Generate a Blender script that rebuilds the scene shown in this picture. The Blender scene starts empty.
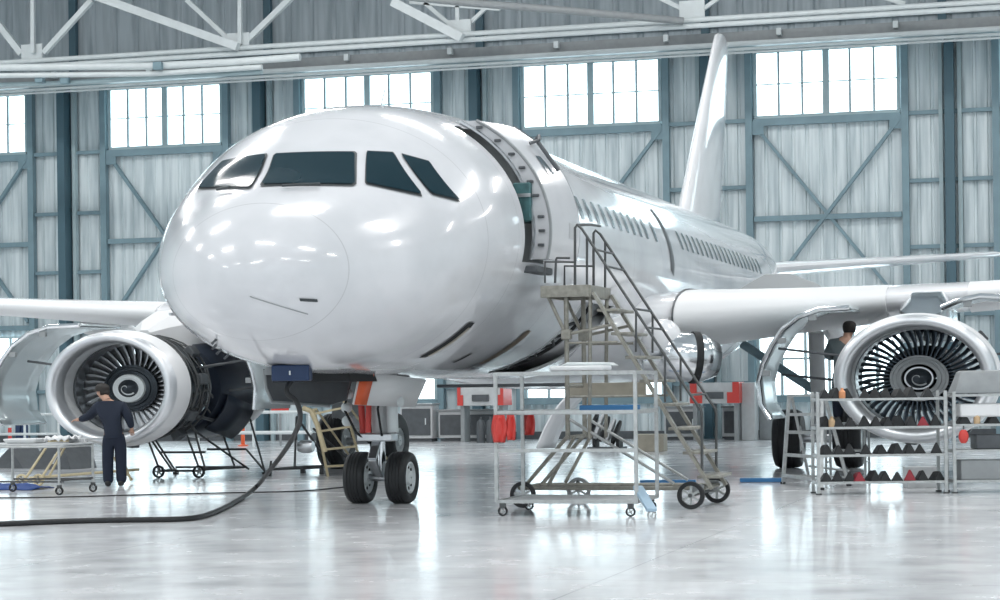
import bpy, math, random
from mathutils import Vector, Matrix, Euler
from bisect import bisect_right
random.seed(7)
SC = bpy.context.scene
COL = SC.collection
V = Vector
PI = math.pi
BASE = {}          # thing -> world position of its Empty (its meshes are written in world coordinates)
WID = 1.267        # the aircraft in the photograph is broad for its height


# ------------------------------------------------------------------ materials
def mat(name, col, rough=0.5, metal=0.0, coat=0.0, spec=0.5, noise=0.0, nscale=4.0, stretch=(1, 1, 1), bump=0.0, emit=None, estr=0.0):
    m = bpy.data.materials.new(name); m.use_nodes = True
    nt = m.node_tree; b = nt.nodes['Principled BSDF']
    b.inputs['Base Color'].default_value = (*col, 1); b.inputs['Roughness'].default_value = rough
    b.inputs['Metallic'].default_value = metal; b.inputs['Coat Weight'].default_value = coat
    b.inputs['Coat Roughness'].default_value = 0.06
    b.inputs['Specular IOR Level'].default_value = spec
    if emit:
        b.inputs['Emission Color'].default_value = (*emit, 1); b.inputs['Emission Strength'].default_value = estr
    if noise or bump:
        tc = nt.nodes.new('ShaderNodeTexCoord'); mp = nt.nodes.new('ShaderNodeMapping')
        mp.inputs['Scale'].default_value = stretch
        nz = nt.nodes.new('ShaderNodeTexNoise'); nz.inputs['Scale'].default_value = nscale; nz.inputs['Detail'].default_value = 5
        nt.links.new(tc.outputs['Object'], mp.inputs[0]); nt.links.new(mp.outputs[0], nz.inputs['Vector'])
        if noise:
            mr = nt.nodes.new('ShaderNodeMapRange')
            mr.inputs[1].default_value = 0.25; mr.inputs[2].default_value = 0.75
            mr.inputs[3].default_value = 1 - noise; mr.inputs[4].default_value = 1 + noise * 0.5
            mx = nt.nodes.new('ShaderNodeVectorMath'); mx.operation = 'SCALE'
            mx.inputs[0].default_value = col
            nt.links.new(nz.outputs[0], mr.inputs[0]); nt.links.new(mr.outputs[0], mx.inputs['Scale'])
            nt.links.new(mx.outputs[0], b.inputs['Base Color'])
        if bump:
            bp = nt.nodes.new('ShaderNodeBump'); bp.inputs['Strength'].default_value = bump; bp.inputs['Distance'].default_value = 0.02
            nt.links.new(nz.outputs[0], bp.inputs['Height']); nt.links.new(bp.outputs[0], b.inputs['Normal'])
    return m


M = {}
M['white'] = mat('white_paint', (0.80, 0.81, 0.83), 0.22, 0, 0.6, noise=0.05, nscale=1.2)
M['white2'] = mat('white_satin', (0.78, 0.79, 0.80), 0.4)
M['glass'] = mat('dark_cockpit_glass', (0.014, 0.034, 0.045), 0.12, 0, 0.0, 0.12)
M['gasket'] = mat('dark_gasket', (0.04, 0.05, 0.055), 0.5)
M['winpane'] = mat('cabin_window_glass', (0.10, 0.13, 0.15), 0.15, spec=0.6)
M['black'] = mat('black_void', (0.012, 0.014, 0.016), 0.7)
M['dark'] = mat('dark_engine_metal', (0.035, 0.045, 0.055), 0.35, 0.5, noise=0.4, nscale=8)
M['bluedark'] = mat('blue_black_composite', (0.025, 0.035, 0.055), 0.3, 0.1)
M['rubber'] = mat('black_rubber', (0.018, 0.02, 0.022), 0.55, noise=0.2, nscale=20)
M['chrome'] = mat('polished_aluminium', (0.78, 0.80, 0.82), 0.16, 1.0)
M['alu'] = mat('brushed_aluminium', (0.62, 0.64, 0.66), 0.32, 1.0, noise=0.12, nscale=10)
M['lip'] = mat('satin_inlet_lip', (0.74, 0.76, 0.78), 0.36, 0.85)
M['blade_dk'] = mat('dark_blade', (0.12, 0.15, 0.18), 0.3, 0.8)
M['blade'] = mat('titanium_blade', (0.46, 0.48, 0.50), 0.32, 0.8)
M['grey'] = mat('grey_paint', (0.30, 0.32, 0.33), 0.45, noise=0.12, nscale=6)
M['ltgrey'] = mat('light_grey_paint', (0.55, 0.57, 0.58), 0.4, noise=0.1, nscale=6)
M['dkgrey'] = mat('dark_grey_paint', (0.09, 0.10, 0.11), 0.5, noise=0.2, nscale=6)
M['green'] = mat('green_primer', (0.06, 0.16, 0.17), 0.5, noise=0.4, nscale=9)
M['steel'] = mat('weathered_steel_tube', (0.33, 0.32, 0.28), 0.42, 0.35, noise=0.3, nscale=14)
M['steel2'] = mat('grey_steel_tube', (0.50, 0.52, 0.52), 0.38, 0.4, noise=0.2, nscale=14)
M['dksteel'] = mat('dark_steel_tube', (0.085, 0.09, 0.092), 0.45, 0.3)
M['tan'] = mat('tan_painted_board', (0.42, 0.39, 0.32), 0.55, noise=0.15, nscale=7)
M['yellow'] = mat('cream_yellow_paint', (0.62, 0.53, 0.34), 0.45, noise=0.15, nscale=12)
M['blue'] = mat('blue_plastic', (0.03, 0.16, 0.36), 0.4)
M['paleblue'] = mat('pale_blue_paint', (0.36, 0.50, 0.62), 0.4)
M['mid'] = mat('mid_grey_paint', (0.40, 0.42, 0.43), 0.45)
M['cowl'] = mat('glossy_cowl_lining', (0.60, 0.67, 0.69), 0.25, 0.45)
M['dkred'] = mat('deep_red_rubber', (0.32, 0.025, 0.04), 0.5)
M['sheet'] = mat('blue_sheet', (0.015, 0.06, 0.24), 0.6)
M['jgrey'] = mat('grey_work_cloth', (0.12, 0.15, 0.16), 0.85)
M['navy'] = mat('navy_cloth', (0.013, 0.020, 0.038), 0.85)
M['navy2'] = mat('dark_navy_twill', (0.010, 0.016, 0.034), 0.85)
M['plug'] = mat('navy_plastic', (0.012, 0.035, 0.10), 0.45)
M['red'] = mat('red_paint', (0.62, 0.06, 0.05), 0.45)
M['orange'] = mat('orange_red_paint', (0.80, 0.13, 0.04), 0.4)
M['skin'] = mat('skin', (0.55, 0.33, 0.24), 0.55)
M['hair'] = mat('dark_hair', (0.02, 0.017, 0.015), 0.6)
M['brake'] = mat('brown_panel', (0.20, 0.155, 0.11), 0.5)
M['teal'] = mat('teal_steel_paint', (0.20, 0.30, 0.345), 0.5, noise=0.15, nscale=2)
M['teallt'] = mat('pale_teal_steel_paint', (0.42, 0.53, 0.56), 0.45, noise=0.12, nscale=2)
M['tealdk'] = mat('dark_teal_steel_paint', (0.07, 0.135, 0.17), 0.5)
M['pale'] = mat('pale_pipe_paint', (0.68, 0.73, 0.74), 0.35, noise=0.08, nscale=3)
M['sky'] = mat('bright_frosted_pane', (0.9, 0.95, 1.0), 0.3, emit=(0.78, 0.95, 1.0), estr=3.4)


def siding(name, c1, c2):
    m = mat(name, c1, 0.55, 0.1)
    nt = m.node_tree; b = nt.nodes['Principled BSDF']
    tc = nt.nodes.new('ShaderNodeTexCoord'); mp = nt.nodes.new('ShaderNodeMapping'); mp.inputs['Scale'].default_value = (2.2, 1, 0.16)
    nz = nt.nodes.new('ShaderNodeTexNoise'); nz.inputs['Scale'].default_value = 2.4; nz.inputs['Detail'].default_value = 7
    cr = nt.nodes.new('ShaderNodeValToRGB'); cr.color_ramp.elements[0].position = 0.32; cr.color_ramp.elements[1].position = 0.62
    cr.color_ramp.elements[0].color = (*c2, 1); cr.color_ramp.elements[1].color = (*c1, 1)
    nt.links.new(tc.outputs['Object'], mp.inputs[0]); nt.links.new(mp.outputs[0], nz.inputs['Vector'])
    nt.links.new(nz.outputs[0], cr.inputs[0]); nt.links.new(cr.outputs[0], b.inputs['Base Color'])
    return m


M['siding'] = siding('grey_corrugated_cladding', (0.74, 0.81, 0.83), (0.46, 0.54, 0.57))
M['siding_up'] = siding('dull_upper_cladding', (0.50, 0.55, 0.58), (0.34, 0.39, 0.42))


def floor_mat():
    m = mat('sealed_grey_floor', (0.5, 0.5, 0.5), 0.15, spec=0.6)
    nt = m.node_tree; b = nt.nodes['Principled BSDF']; L = nt.links
    tc = nt.nodes.new('ShaderNodeTexCoord')
    n1 = nt.nodes.new('ShaderNodeTexNoise'); n1.inputs['Scale'].default_value = 0.55; n1.inputs['Detail'].default_value = 8; n1.inputs['Roughness'].default_value = 0.62
    cr = nt.nodes.new('ShaderNodeValToRGB'); e = cr.color_ramp.elements
    e[0].position = 0.34; e[0].color = (0.62, 0.63, 0.65, 1); e[1].position = 0.66; e[1].color = (0.82, 0.83, 0.85, 1)
    L.new(tc.outputs['Object'], n1.inputs['Vector']); L.new(n1.outputs[0], cr.inputs[0])
    # slab joints
    br = nt.nodes.new('ShaderNodeTexBrick'); br.offset = 0.0; br.inputs['Scale'].default_value = 1.0
    br.inputs['Brick Width'].default_value = 6.0; br.inputs['Row Height'].default_value = 6.0
    br.inputs['Mortar Size'].default_value = 0.012; br.inputs['Mortar Smooth'].default_value = 0.0
    br.inputs['Color1'].default_value = (1, 1, 1, 1); br.inputs['Color2'].default_value = (1, 1, 1, 1); br.inputs['Mortar'].default_value = (0.72, 0.72, 0.72, 1)
    L.new(tc.outputs['Object'], br.inputs['Vector'])
    mx = nt.nodes.new('ShaderNodeMix'); mx.data_type = 'RGBA'; mx.blend_type = 'MULTIPLY'; mx.inputs[0].default_value = 1
    L.new(cr.outputs[0], mx.inputs[6]); L.new(br.outputs[0], mx.inputs[7]); L.new(mx.outputs[2], b.inputs['Base Color'])
    n2 = nt.nodes.new('ShaderNodeTexNoise'); n2.inputs['Scale'].default_value = 1.4; n2.inputs['Detail'].default_value = 6
    mr = nt.nodes.new('ShaderNodeMapRange'); mr.inputs[1].default_value = 0.3; mr.inputs[2].default_value = 0.7
    mr.inputs[3].default_value = 0.15; mr.inputs[4].default_value = 0.30
    L.new(tc.outputs['Object'], n2.inputs['Vector']); L.new(n2.outputs[0], mr.inputs[0]); L.new(mr.outputs[0], b.inputs['Roughness'])
    bp = nt.nodes.new('ShaderNodeBump'); bp.inputs['Strength'].default_value = 0.05; bp.inputs['Distance'].default_value = 0.05
    L.new(n2.outputs[0], bp.inputs['Height']); L.new(bp.outputs[0], b.inputs['Normal'])
    b.inputs['Coat Weight'].default_value = 0.35; b.inputs['Coat Roughness'].default_value = 0.12
    return m


M['floor'] = floor_mat()


# ------------------------------------------------------------------ mesh collecting
class MB:
    def __init__(s):
        s.v = []; s.f = []

    def add(s, vs, fs):
        o = len(s.v); s.v += [V(p) for p in vs]; s.f += [tuple(i + o for i in f) for f in fs]
        return s

    def box(s, c, size, rot=0.0, mtx=None):
        x, y, z = size[0] / 2, size[1] / 2, size[2] / 2
        R = mtx if mtx else Matrix.Rotation(rot, 3, 'Z')
        vs = [V(c) + R @ V((a * x, b * y, d * z)) for a in (-1, 1) for b in (-1, 1) for d in (-1, 1)]
        return s.add(vs, [(0, 1, 3, 2), (4, 6, 7, 5), (0, 4, 5, 1), (2, 3, 7, 6), (0, 2, 6, 4), (1, 5, 7, 3)])

    def beam(s, p, q, w, h, up=(0, 0, 1)):
        p, q = V(p), V(q); d = (q - p).normalized(); u = V(up)
        if abs(d.dot(u)) > 0.98: u = V((0, 1, 0))
        a = d.cross(u).normalized(); b = a.cross(d)
        vs = [e + a * i * w / 2 + b * j * h / 2 for e in (p, q) for i, j in ((-1, -1), (1, -1), (1, 1), (-1, 1))]
        return s.add(vs, [(3, 2, 1, 0), (4, 5, 6, 7), (0, 1, 5, 4), (1, 2, 6, 5), (2, 3, 7, 6), (3, 0, 4, 7)])

    def loft(s, rings, closed=True, caps=True):
        n = len(rings[0]); o = len(s.v); fs = []
        for r in rings: s.v += [V(p) for p in r]
        for i in range(len(rings) - 1):
            for j in range(n if closed else n - 1):
                a = o + i * n + j; b = o + i * n + (j + 1) % n
                fs.append((a, b, b + n, a + n))
        if caps and closed:
            fs.append(tuple(o + j for j in reversed(range(n)))); k = o + (len(rings) - 1) * n
            fs.append(tuple(k + j for j in range(n)))
        s.f += fs
        return s

    def path(s, pts, r, n=8, closed=False):
        pts = [V(p) for p in pts]; N = len(pts); rings = []
        d0 = (pts[1] - pts[0]).normalized()
        u = V((0, 0, 1)) if abs(d0.z) < 0.9 else V((0, 1, 0))
        a = d0.cross(u).normalized()
        for i, p in enumerate(pts):
            if closed: din = p - pts[i - 1]; dout = pts[(i + 1) % N] - p
            else:
                din = p - pts[i - 1] if i else pts[1] - p
                dout = pts[i + 1] - p if i < N - 1 else din
            t = din.normalized() + dout.normalized()
            t = t.normalized() if t.length > 1e-4 else din.normalized()
            a = (a - t * a.dot(t)); a = a.normalized() if a.length > 1e-5 else t.orthogonal().normalized()
            b = t.cross(a)
            rr = r[i] if isinstance(r, (list, tuple)) else r
            rings.append([p + (a * math.cos(2 * PI * k / n) + b * math.sin(2 * PI * k / n)) * rr for k in range(n)])
        if closed: rings.append(rings[0])
        return s.loft(rings, True, not closed)

    def tube(s, p, q, r, n=8):
        return s.path([p, q], r, n)

    def lathe(s, prof, o, axis=(0, 1, 0), n=48, sx=1.0, caps=False, a0=0.0, a1=2 * PI):
        ax = V(axis).normalized()
        e1 = V((1, 0, 0)) if abs(ax.x) < 0.7 else V((0, 1, 0))
        e2 = ax.cross(e1).normalized() * -1; e1 = e2.cross(ax) if abs(ax.x) >= 0.7 else e1
        full = abs(a1 - a0 - 2 * PI) < 1e-6
        m = n if full else n + 1
        rings = []
        for r, a in prof:
            rings.append([V(o) + ax * a + e1 * (r * sx * math.cos(a0 + (a1 - a0) * k / n)) + e2 * (r * math.sin(a0 + (a1 - a0) * k / n)) for k in range(m)])
        return s.loft(rings, full, caps)

    def disc(s, o, axis, r, n=32, sx=1.0):
        return s.lathe([(0.001, 0), (r, 0)], o, axis, n, sx)

    def sweep(s, poly, vec):
        n = len(poly); vs = [V(p) for p in poly] + [V(p) + V(vec) for p in poly]
        fs = [tuple(reversed(range(n))), tuple(range(n, 2 * n))] + [(i, (i + 1) % n, n + (i + 1) % n, n + i) for i in range(n)]
        return s.add(vs, fs)

    def grid(s, P):                  # P: rows of points
        return s.loft(P, closed=False, caps=False)

    def sphere(s, c, r, n=16, sc=(1, 1, 1)):
        rings = []
        for i in range(1, n // 2):
            t = PI * i / (n // 2)
            rings.append([V(c) + V((r * sc[0] * math.sin(t) * math.cos(2 * PI * k / n), r * sc[1] * math.sin(t) * math.sin(2 * PI * k / n), -r * sc[2] * math.cos(t))) for k in range(n)])
        return s.loft(rings)

    def build(s, name, m, parent=None, smooth=38, bevel=0.0, solid=0.0, fix=False):
        b = V((0, 0, 0)); p = parent
        while p is not None:
            if p in BASE: b = BASE[p]; break
            p = p.parent
        me = bpy.data.meshes.new(name); me.from_pydata([tuple(q - b) for q in s.v], [], s.f); me.update()
        import bmesh
        bm = bmesh.new(); bm.from_mesh(me); bmesh.ops.remove_doubles(bm, verts=bm.verts, dist=1e-5)
        bmesh.ops.recalc_face_normals(bm, faces=bm.faces) if not fix else None
        bm.to_mesh(me); bm.free()
        ob = bpy.data.objects.new(name, me); COL.objects.link(ob); ob.parent = parent
        me.materials.append(M[m] if isinstance(m, str) else m)
        if smooth:
            for pl in me.polygons: pl.use_smooth = True
            me.set_sharp_from_angle(angle=math.radians(smooth))
        if solid:
            md = ob.modifiers.new('thickness', 'SOLIDIFY'); md.thickness = solid; md.offset = 0
        if bevel:
            md = ob.modifiers.new('bevel', 'BEVEL'); md.width = bevel; md.segments = 2; md.limit_method = 'ANGLE'
        return ob


def thing(name, label, cat, loc=(0, 0, 0), rotz=0.0, group=None, local=False):
    o = bpy.data.objects.new(name, None); COL.objects.link(o); o.empty_display_size = 0.2
    o.location = loc; o.rotation_euler = (0, 0, rotz)
    BASE[o] = V((0, 0, 0)) if local else V(loc)
    o['label'] = label; o['category'] = cat
    if group: o['group'] = group
    return o


def tag(o, label, cat, group=None):
    o['label'] = label; o['category'] = cat
    if group: o['group'] = group
    return o


def recentre(o):
    """Move a one-mesh thing's origin to its base."""
    me = o.data; c = [sum(v.co[i] for v in me.vertices) / len(me.vertices) for i in (0, 1)]
    z = min(v.co.z for v in me.vertices); d = V((c[0], c[1], z))
    for v in me.vertices: v.co -= d
    o.location = d
    return o


def struct(o):
    o['kind'] = 'structure'
    return o


def copy_tree(root, loc=None, rotz=None, label=None):
    r = root.copy(); COL.objects.link(r)
    for ch in root.children:
        c = ch.copy(); COL.objects.link(c); c.parent = r
        for g in ch.children:
            d = g.copy(); COL.objects.link(d); d.parent = c
    if loc is not None: r.location = loc
    if rotz is not None: r.rotation_euler = (0, 0, rotz)
    if label: r['label'] = label
    return r


def lerp(a, b, t): return a + (b - a) * t


LAMP_W = 560
EXPO = 0.0


# ------------------------------------------------------------------ the hangar
WY = 40.0                                   # the wall of sliding doors behind the tail
fl = MB().add([(-34, -32, 0), (32, -32, 0), (32, 41, 0), (-34, 41, 0)], [(0, 1, 2, 3)]).build('floor', 'floor', smooth=0); struct(fl)


def corrugated(x0, x1, z0, z1, y, pitch=0.42, d=0.05):
    mb = MB(); xs = []; x = x0
    while x < x1:
        for fx, fy in ((0, 0), (0.70, 0), (0.78, d), (0.92, d)): xs.append((min(x + fx * pitch, x1), y + fy))
        x += pitch
    xs.append((x1, y))
    return mb.grid([[V((a, b, z)) for a, b in xs] for z in (z0, z1)])


w = corrugated(-34, 32, 0, 12.25, WY + 0.06).build('wall_back', 'siding', smooth=0); struct(w)
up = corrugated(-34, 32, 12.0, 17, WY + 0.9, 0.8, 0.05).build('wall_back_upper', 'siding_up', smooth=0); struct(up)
rail_up = MB(); rail_up.beam((-34, WY + 0.8, 12.95), (32, WY + 0.8, 12.95), 0.12, 0.12)
struct(rail_up.build('trim_1', 'dkgrey', smooth=0))
for i, x in enumerate((-31, -23.6, -16.4, -9.0, -1.6, 5.7, 13, 20.4)): struct(MB().box((x, WY + 0.75, 14.5), (0.25, 0.2, 5)).build('trim_%d' % (i + 3), 'tealdk', smooth=0))
for nm, x in (('wall_left', -34), ('wall_right', 32)):
    mb = MB().add([(x, -32, 0), (x, 41, 0), (x, 41, 17), (x, -32, 17)], [(0, 1, 2, 3)])
    struct(mb.build(nm, 'siding', smooth=0))
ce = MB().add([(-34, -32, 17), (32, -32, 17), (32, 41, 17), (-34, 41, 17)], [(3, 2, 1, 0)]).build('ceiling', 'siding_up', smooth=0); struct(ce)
bs = MB().box((-1, WY - 0.02, 0.12), (66, 0.1, 0.24)).build('baseboard_back', 'dkgrey', smooth=0); struct(bs)

# the sliding door leaves: columns, rails, cross bracing and a band of bright windows at the top
WIN = [(-29.2, -25.0), (-21.86, -17.77), (-14.83, -10.39), (-7.36, -2.92), (0.08, 4.43), (7.5, 11.9), (14.9, 19.3)]
ZW0, ZW1 = 9.92, 11.86
for k, (a, b) in enumerate(WIN):
    root = bpy.data.objects.new('door_%d' % (k + 1), None); COL.objects.link(root); root.location = ((a + b) / 2, WY, 0); BASE[root] = V(root.location); struct(root)
    f = MB()
    for x in (a - 0.2, b + 0.2): f.box((x, WY - 0.1, 6.05), (0.21, 0.24, 12.1))
    fo = f.build('door_frame', 'teal', root, smooth=0)
    r = MB()
    for z, h in ((9.72, 0.22), (6.75, 0.16), (3.9, 0.16), (1.2, 0.2), (12.0, 0.2)): r.box(((a + b) / 2, WY - 0.09, z), (b - a + 0.14, 0.18, h))
    r.build('rail', 'teal', root, smooth=0)
    d = MB()
    for z0, z1 in ((4.1, 9.6),):
        d.beam((a, WY - 0.06, z1), (b, WY - 0.06, z0), 0.10, 0.17, (0, 1, 0)); d.beam((b, WY - 0.12, z1), (a, WY - 0.12, z0), 0.10, 0.17, (0, 1, 0))
    d.build('cross_brace', 'teal', root, smooth=0)
    g = MB()
    for cx, cz in ((a + 0.02, 9.55), (b - 0.02, 9.55)): g.box((cx, WY - 0.16, cz), (0.5, 0.03, 0.42))
    g.build('gusset', 'teal', root, smooth=0)
    wf = MB(); W = b - a
    wf.box((a + W / 2, WY - 0.05, ZW1 + 0.04), (W, 0.12, 0.1)); wf.box((a + W / 2, WY - 0.05, ZW0 - 0.04), (W, 0.12, 0.1))
    wf.box((a + W / 2, WY - 0.05, (ZW0 + ZW1) / 2), (0.20, 0.12, ZW1 - ZW0))
    for i in (0, 1, 2, 4, 5, 6):
        wf.box((a + W * i / 6, WY - 0.04, (ZW0 + ZW1) / 2), (0.10 if i in (0, 6) else 0.07, 0.1, ZW1 - ZW0))
    wf.box((a + W / 2, WY - 0.035, (ZW0 + ZW1) / 2 + 0.0), (W, 0.07, 0.035))
    wf.build('window_frame', 'teallt', root, smooth=0)
    lf = MB(); L0, L1 = 1.32, 3.55
    for z in (L0 - 0.03, L1 + 0.03, (L0 + L1) / 2): lf.box((a + W / 2, WY - 0.05, z), (W, 0.1, 0.07))
    for i in range(7): lf.box((a + W * i / 6, WY - 0.045, (L0 + L1) / 2), (0.09, 0.09, L1 - L0))
    lf.build('lower_window_frame', 'teallt', root, smooth=0)
    for i in range(6):
        MB().box((a + W * (i + 0.5) / 6, WY + 0.0, (L0 + L1) / 2), (W / 6 - 0.02, 0.02, L1 - L0)).build('window_pane', 'sky', root, smooth=0)
    for i in range(6):
        MB().box((a + W * (i + 0.5) / 6, WY + 0.0, (ZW0 + ZW1) / 2), (W / 6 - 0.02, 0.02, ZW1 - ZW0)).build('window_pane', 'sky', root, smooth=0)
    # narrow fixed bay to the right of this leaf, with a dark column in the middle
    c0 = b + 0.35; c1 = WIN[k + 1][0] - 0.35 if k + 1 < len(WIN) else b + 2.6
    m = (c0 + c1) / 2
    nb = bpy.data.objects.new('wall_bay_%d' % (k + 1), None); COL.objects.link(nb); nb.location = (m, WY, 0); BASE[nb] = V(nb.location); struct(nb)
    MB().box((m, WY - 0.35, 6.2), (0.27, 0.5, 12.4)).build('column', 'tealdk', nb, smooth=0)
    e = MB()
    e.box((m - 0.28, WY - 0.12, 6.1), (0.12, 0.2, 12.2)); e.box((m + 0.28, WY - 0.12, 6.1), (0.12, 0.2, 12.2))
    e.build('column_flange', 'teallt', nb, smooth=0)
    rr = MB()
    for z in (9.8, 7.75, 5.75, 3.7, 1.7, 12.05): rr.box((m, WY - 0.06, z), (c1 - c0 + 0.1, 0.12, 0.12))
    rr.build('rail', 'teal', nb, smooth=0)

# ---- overhead steel in front of the door heads
tr = thing('roof_truss', 'pale steel roof truss with double bottom chord and slanting braces above the doors', 'truss', (0, 36, 12.0))
ZC = 12.14
for dz, r in ((0.19, 0.075), (0.0, 0.075)): MB().tube((-30, 36, ZC + dz), (24, 36, ZC + dz * 0.9), r, 10).build('bottom_chord', 'pale', tr)


def brace(p, q, w, h=None, m='pale'): MB().beam(p, q, w, h or w, (0, 1, 0)).build('brace', m, tr, smooth=0)


def chordx(u): return u
for (p, q, wd) in (
        ((-20.226, 35.800, 14.216), (-15.357, 35.800, 12.321), 0.25), ((-10.262, 35.800, 13.392), (-8.087, 35.800, 12.172), 0.27),
        ((-17.242, 36.200, 13.969), (-15.730, 36.200, 12.560), 0.14), ((-13.702, 36.200, 13.835), (-15.258, 36.200, 12.532), 0.17),
        ((-20.435, 36.000, 14.138), (-22.155, 36.000, 12.551), 0.16), ((-24.046, 36.200, 13.821), (-23.052, 36.200, 12.600), 0.2),
        ((-9.373, 36.200, 13.374), (-8.491, 36.200, 12.592), 0.12), ((-7.410, 36.200, 13.129), (-8.080, 36.200, 12.567), 0.11),
        ((-2.102, 36.200, 13.060), (-1.214, 36.200, 12.563), 0.13), ((-0.261, 36.200, 13.000), (-0.857, 36.200, 12.629), 0.11),
        ((4.235, 36.200, 12.710), (4.992, 36.200, 12.433), 0.12)):
    brace(p, q, wd)
for u, v0, v1 in ((33, -4, 52), (240, -2, 44), (457, 6, 30)):
    pass
for p, q in (((-22.521, 36.000, 14.400), (-22.547, 36.000, 12.573)), ((-15.355, 36.000, 13.906), (-15.375, 36.000, 12.446)), ((-8.340, 36.200, 13.218), (-8.334, 36.200, 12.492)), ((-9.853, 36.200, 13.435), (-7.003, 36.200, 13.043))):
    brace(p, q, 0.12)
for c in ((-22.637, 36.100, 12.625), (-15.484, 36.100, 12.561), (-8.270, 36.100, 12.532), (-1.134, 36.100, 12.658)):
    MB().box(c, (0.75, 0.04, 0.5)).build('gusset_plate', 'pale', tr, smooth=0)

tb = MB(); tb.path([(-8.839, 33.000, 12.957), (-6.973, 33.000, 12.666), (-4.578, 34.000, 12.486), (-1.347, 35.800, 12.271)], 0.11, 10)
MB_ = tag(recentre(tb.build('bracing_tube', 'grey')), 'dull grey slanting tube crossing the roof truss above the window', 'tube')

cb = thing('crane_beam', 'long grey crane runway beam under the roof truss along the door heads', 'beam', (0, 37.6, 11.7))
MB().box((-3, 37.7, 11.97), (54, 0.12, 0.42)).build('web', 'grey', cb, smooth=0)
MB().box((-3, 37.6, 11.78), (54, 0.36, 0.05)).build('flange', 'ltgrey', cb, smooth=0)
for k in range(15): MB().box((-26 + k * 3.4, 37.5, 12.08), (0.14, 0.2, 0.2)).build('bracket', 'pale', cb, smooth=0)
for (y, z, r, lab) in ((37.3, 11.76, 0.075, 'thick pale pipe running along the crane beam'), (37.3, 11.60, 0.05, 'pale middle pipe below the thick pipe along the crane beam'),
                       (37.2, 11.48, 0.035, 'thin lowest pipe just above the door windows')):
    pp = MB().tube((-29, y, z), (23, y, z), r, 10).build('overhead_pipe', 'pale'); tag(recentre(pp), lab, 'pipe')
hd = MB().box((-1, 38.9, 12.12), (62, 1.6, 0.25)).build('trim_2', 'teal', smooth=0); struct(hd)
du = thing('ventilation_duct', 'thick white duct under the truss at the upper left', 'duct', (-20, 35, 11.4))
MB().path([(-24.299, 34.500, 11.972), (-20.794, 34.500, 11.812), (-17.727, 34.500, 11.674), (-14.903, 34.500, 11.640), (-12.789, 34.500, 11.672)], 0.11, 14).build('duct_pipe', 'pale', du)
MB().path([(-24.303, 34.500, 11.720), (-20.797, 34.500, 11.563), (-17.730, 34.500, 11.428), (-14.023, 34.500, 11.440)], 0.08, 12).build('duct_pipe', 'pale', du)
MB().path([(-24.485, 34.800, 11.454), (-20.961, 34.800, 11.363), (-19.237, 34.800, 11.365), (-14.150, 34.800, 11.338)], 0.07, 10).build('duct_pipe', 'teallt', du)
for c in ((-21.546, 34.600, 11.492), (-20.680, 34.600, 11.414), (-17.363, 34.300, 11.625)): MB().box(c, (0.28, 0.2, 0.24)).build('clamp', 'teal', du, bevel=0.02)


# ------------------------------------------------------------------ the airliner
PLN = thing('airliner', 'large white twin-engine jet airliner parked with its engine cowls and front door open', 'airplane', (0, 10, 0))
FT = [(0.0, 3.134, 3.077, 0.027), (0.06, 3.378, 2.857, 0.268), (0.2, 3.645, 2.656, 0.511), (0.5, 3.939, 2.414, 0.817), (1.0, 4.261, 2.212, 1.147),
      (1.6, 4.569, 2.06, 1.455), (2.2, 4.95, 1.965, 1.67), (2.8, 5.29, 1.93, 1.79), (3.5, 5.61, 1.905, 1.90), (4.5, 5.79, 1.882, 1.964),
      (5.5, 5.875, 1.856, 1.993), (6.5, 5.917, 1.838, 2.006), (8.0, 5.917, 1.838, 2.006), (16, 5.917, 1.838, 2.006), (24, 5.917, 1.838, 2.006), (26, 5.917, 1.95, 2.0),
      (28, 5.917, 2.35, 1.93), (30, 5.915, 2.9, 1.75), (32, 5.90, 3.5, 1.42), (34, 5.86, 4.1, 1.02), (36, 5.72, 4.75, 0.58), (37.4, 5.5, 5.15, 0.25)]
FS = [math.sqrt(r[0]) for r in FT]


def _slopes(k):
    n = len(FT); h = [FS[i + 1] - FS[i] for i in range(n - 1)]; d = [(FT[i + 1][k] - FT[i][k]) / h[i] for i in range(n - 1)]
    m = [d[0]] + [0 if d[i - 1] * d[i] <= 0 else (h[i - 1] + h[i]) * 3 / ((2 * h[i] + h[i - 1]) / d[i - 1] + (h[i] + 2 * h[i - 1]) / d[i]) for i in range(1, n - 1)] + [d[-1]]
    return m


FM = {k: _slopes(k) for k in (1, 2, 3)}


def fus(y):
    s = math.sqrt(max(0.0, min(y, 37.39))); i = max(0, min(bisect_right(FS, s) - 1, len(FS) - 2)); h = FS[i + 1] - FS[i]; t = (s - FS[i]) / h
    out = []
    for k in (1, 2, 3):
        a, b = FT[i][k], FT[i + 1][k]; m = FM[k]
        out.append((2 * t**3 - 3 * t * t + 1) * a + (t**3 - 2 * t * t + t) * h * m[i] + (3 * t * t - 2 * t**3) * b + (t**3 - t * t) * h * m[i + 1])
    zt, zb, w = out
    return (zt + zb) / 2, (zt - zb) / 2, w * WID            # centre height, half height, half width


def fg(p):
    zm, h, w = fus(p.y)
    return (p.x / w) ** 2 + ((p.z - zm) / h) ** 2 - 1


def fn(p):
    e = 0.01
    return V([fg(p + V(d) * e) - fg(p - V(d) * e) for d in ((1, 0, 0), (0, 1, 0), (0, 0, 1))]).normalized()


def side(y, z, off=0.0, sgn=1):
    zm, h, w = fus(y); s = max(-0.999, min(0.999, (z - zm) / h))
    p = V((w * math.sqrt(1 - s * s), y, z)); p = p + fn(p) * off
    return V((p.x * sgn, p.y, p.z))


def front(x, z, off=0.0):
    lo, hi = 0.001, 8.0
    for _ in range(40):
        m = (lo + hi) / 2
        if fg(V((x, m, z))) > 0: lo = m
        else: hi = m
    p = V((x, hi, z)); return p + fn(p) * off


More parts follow.
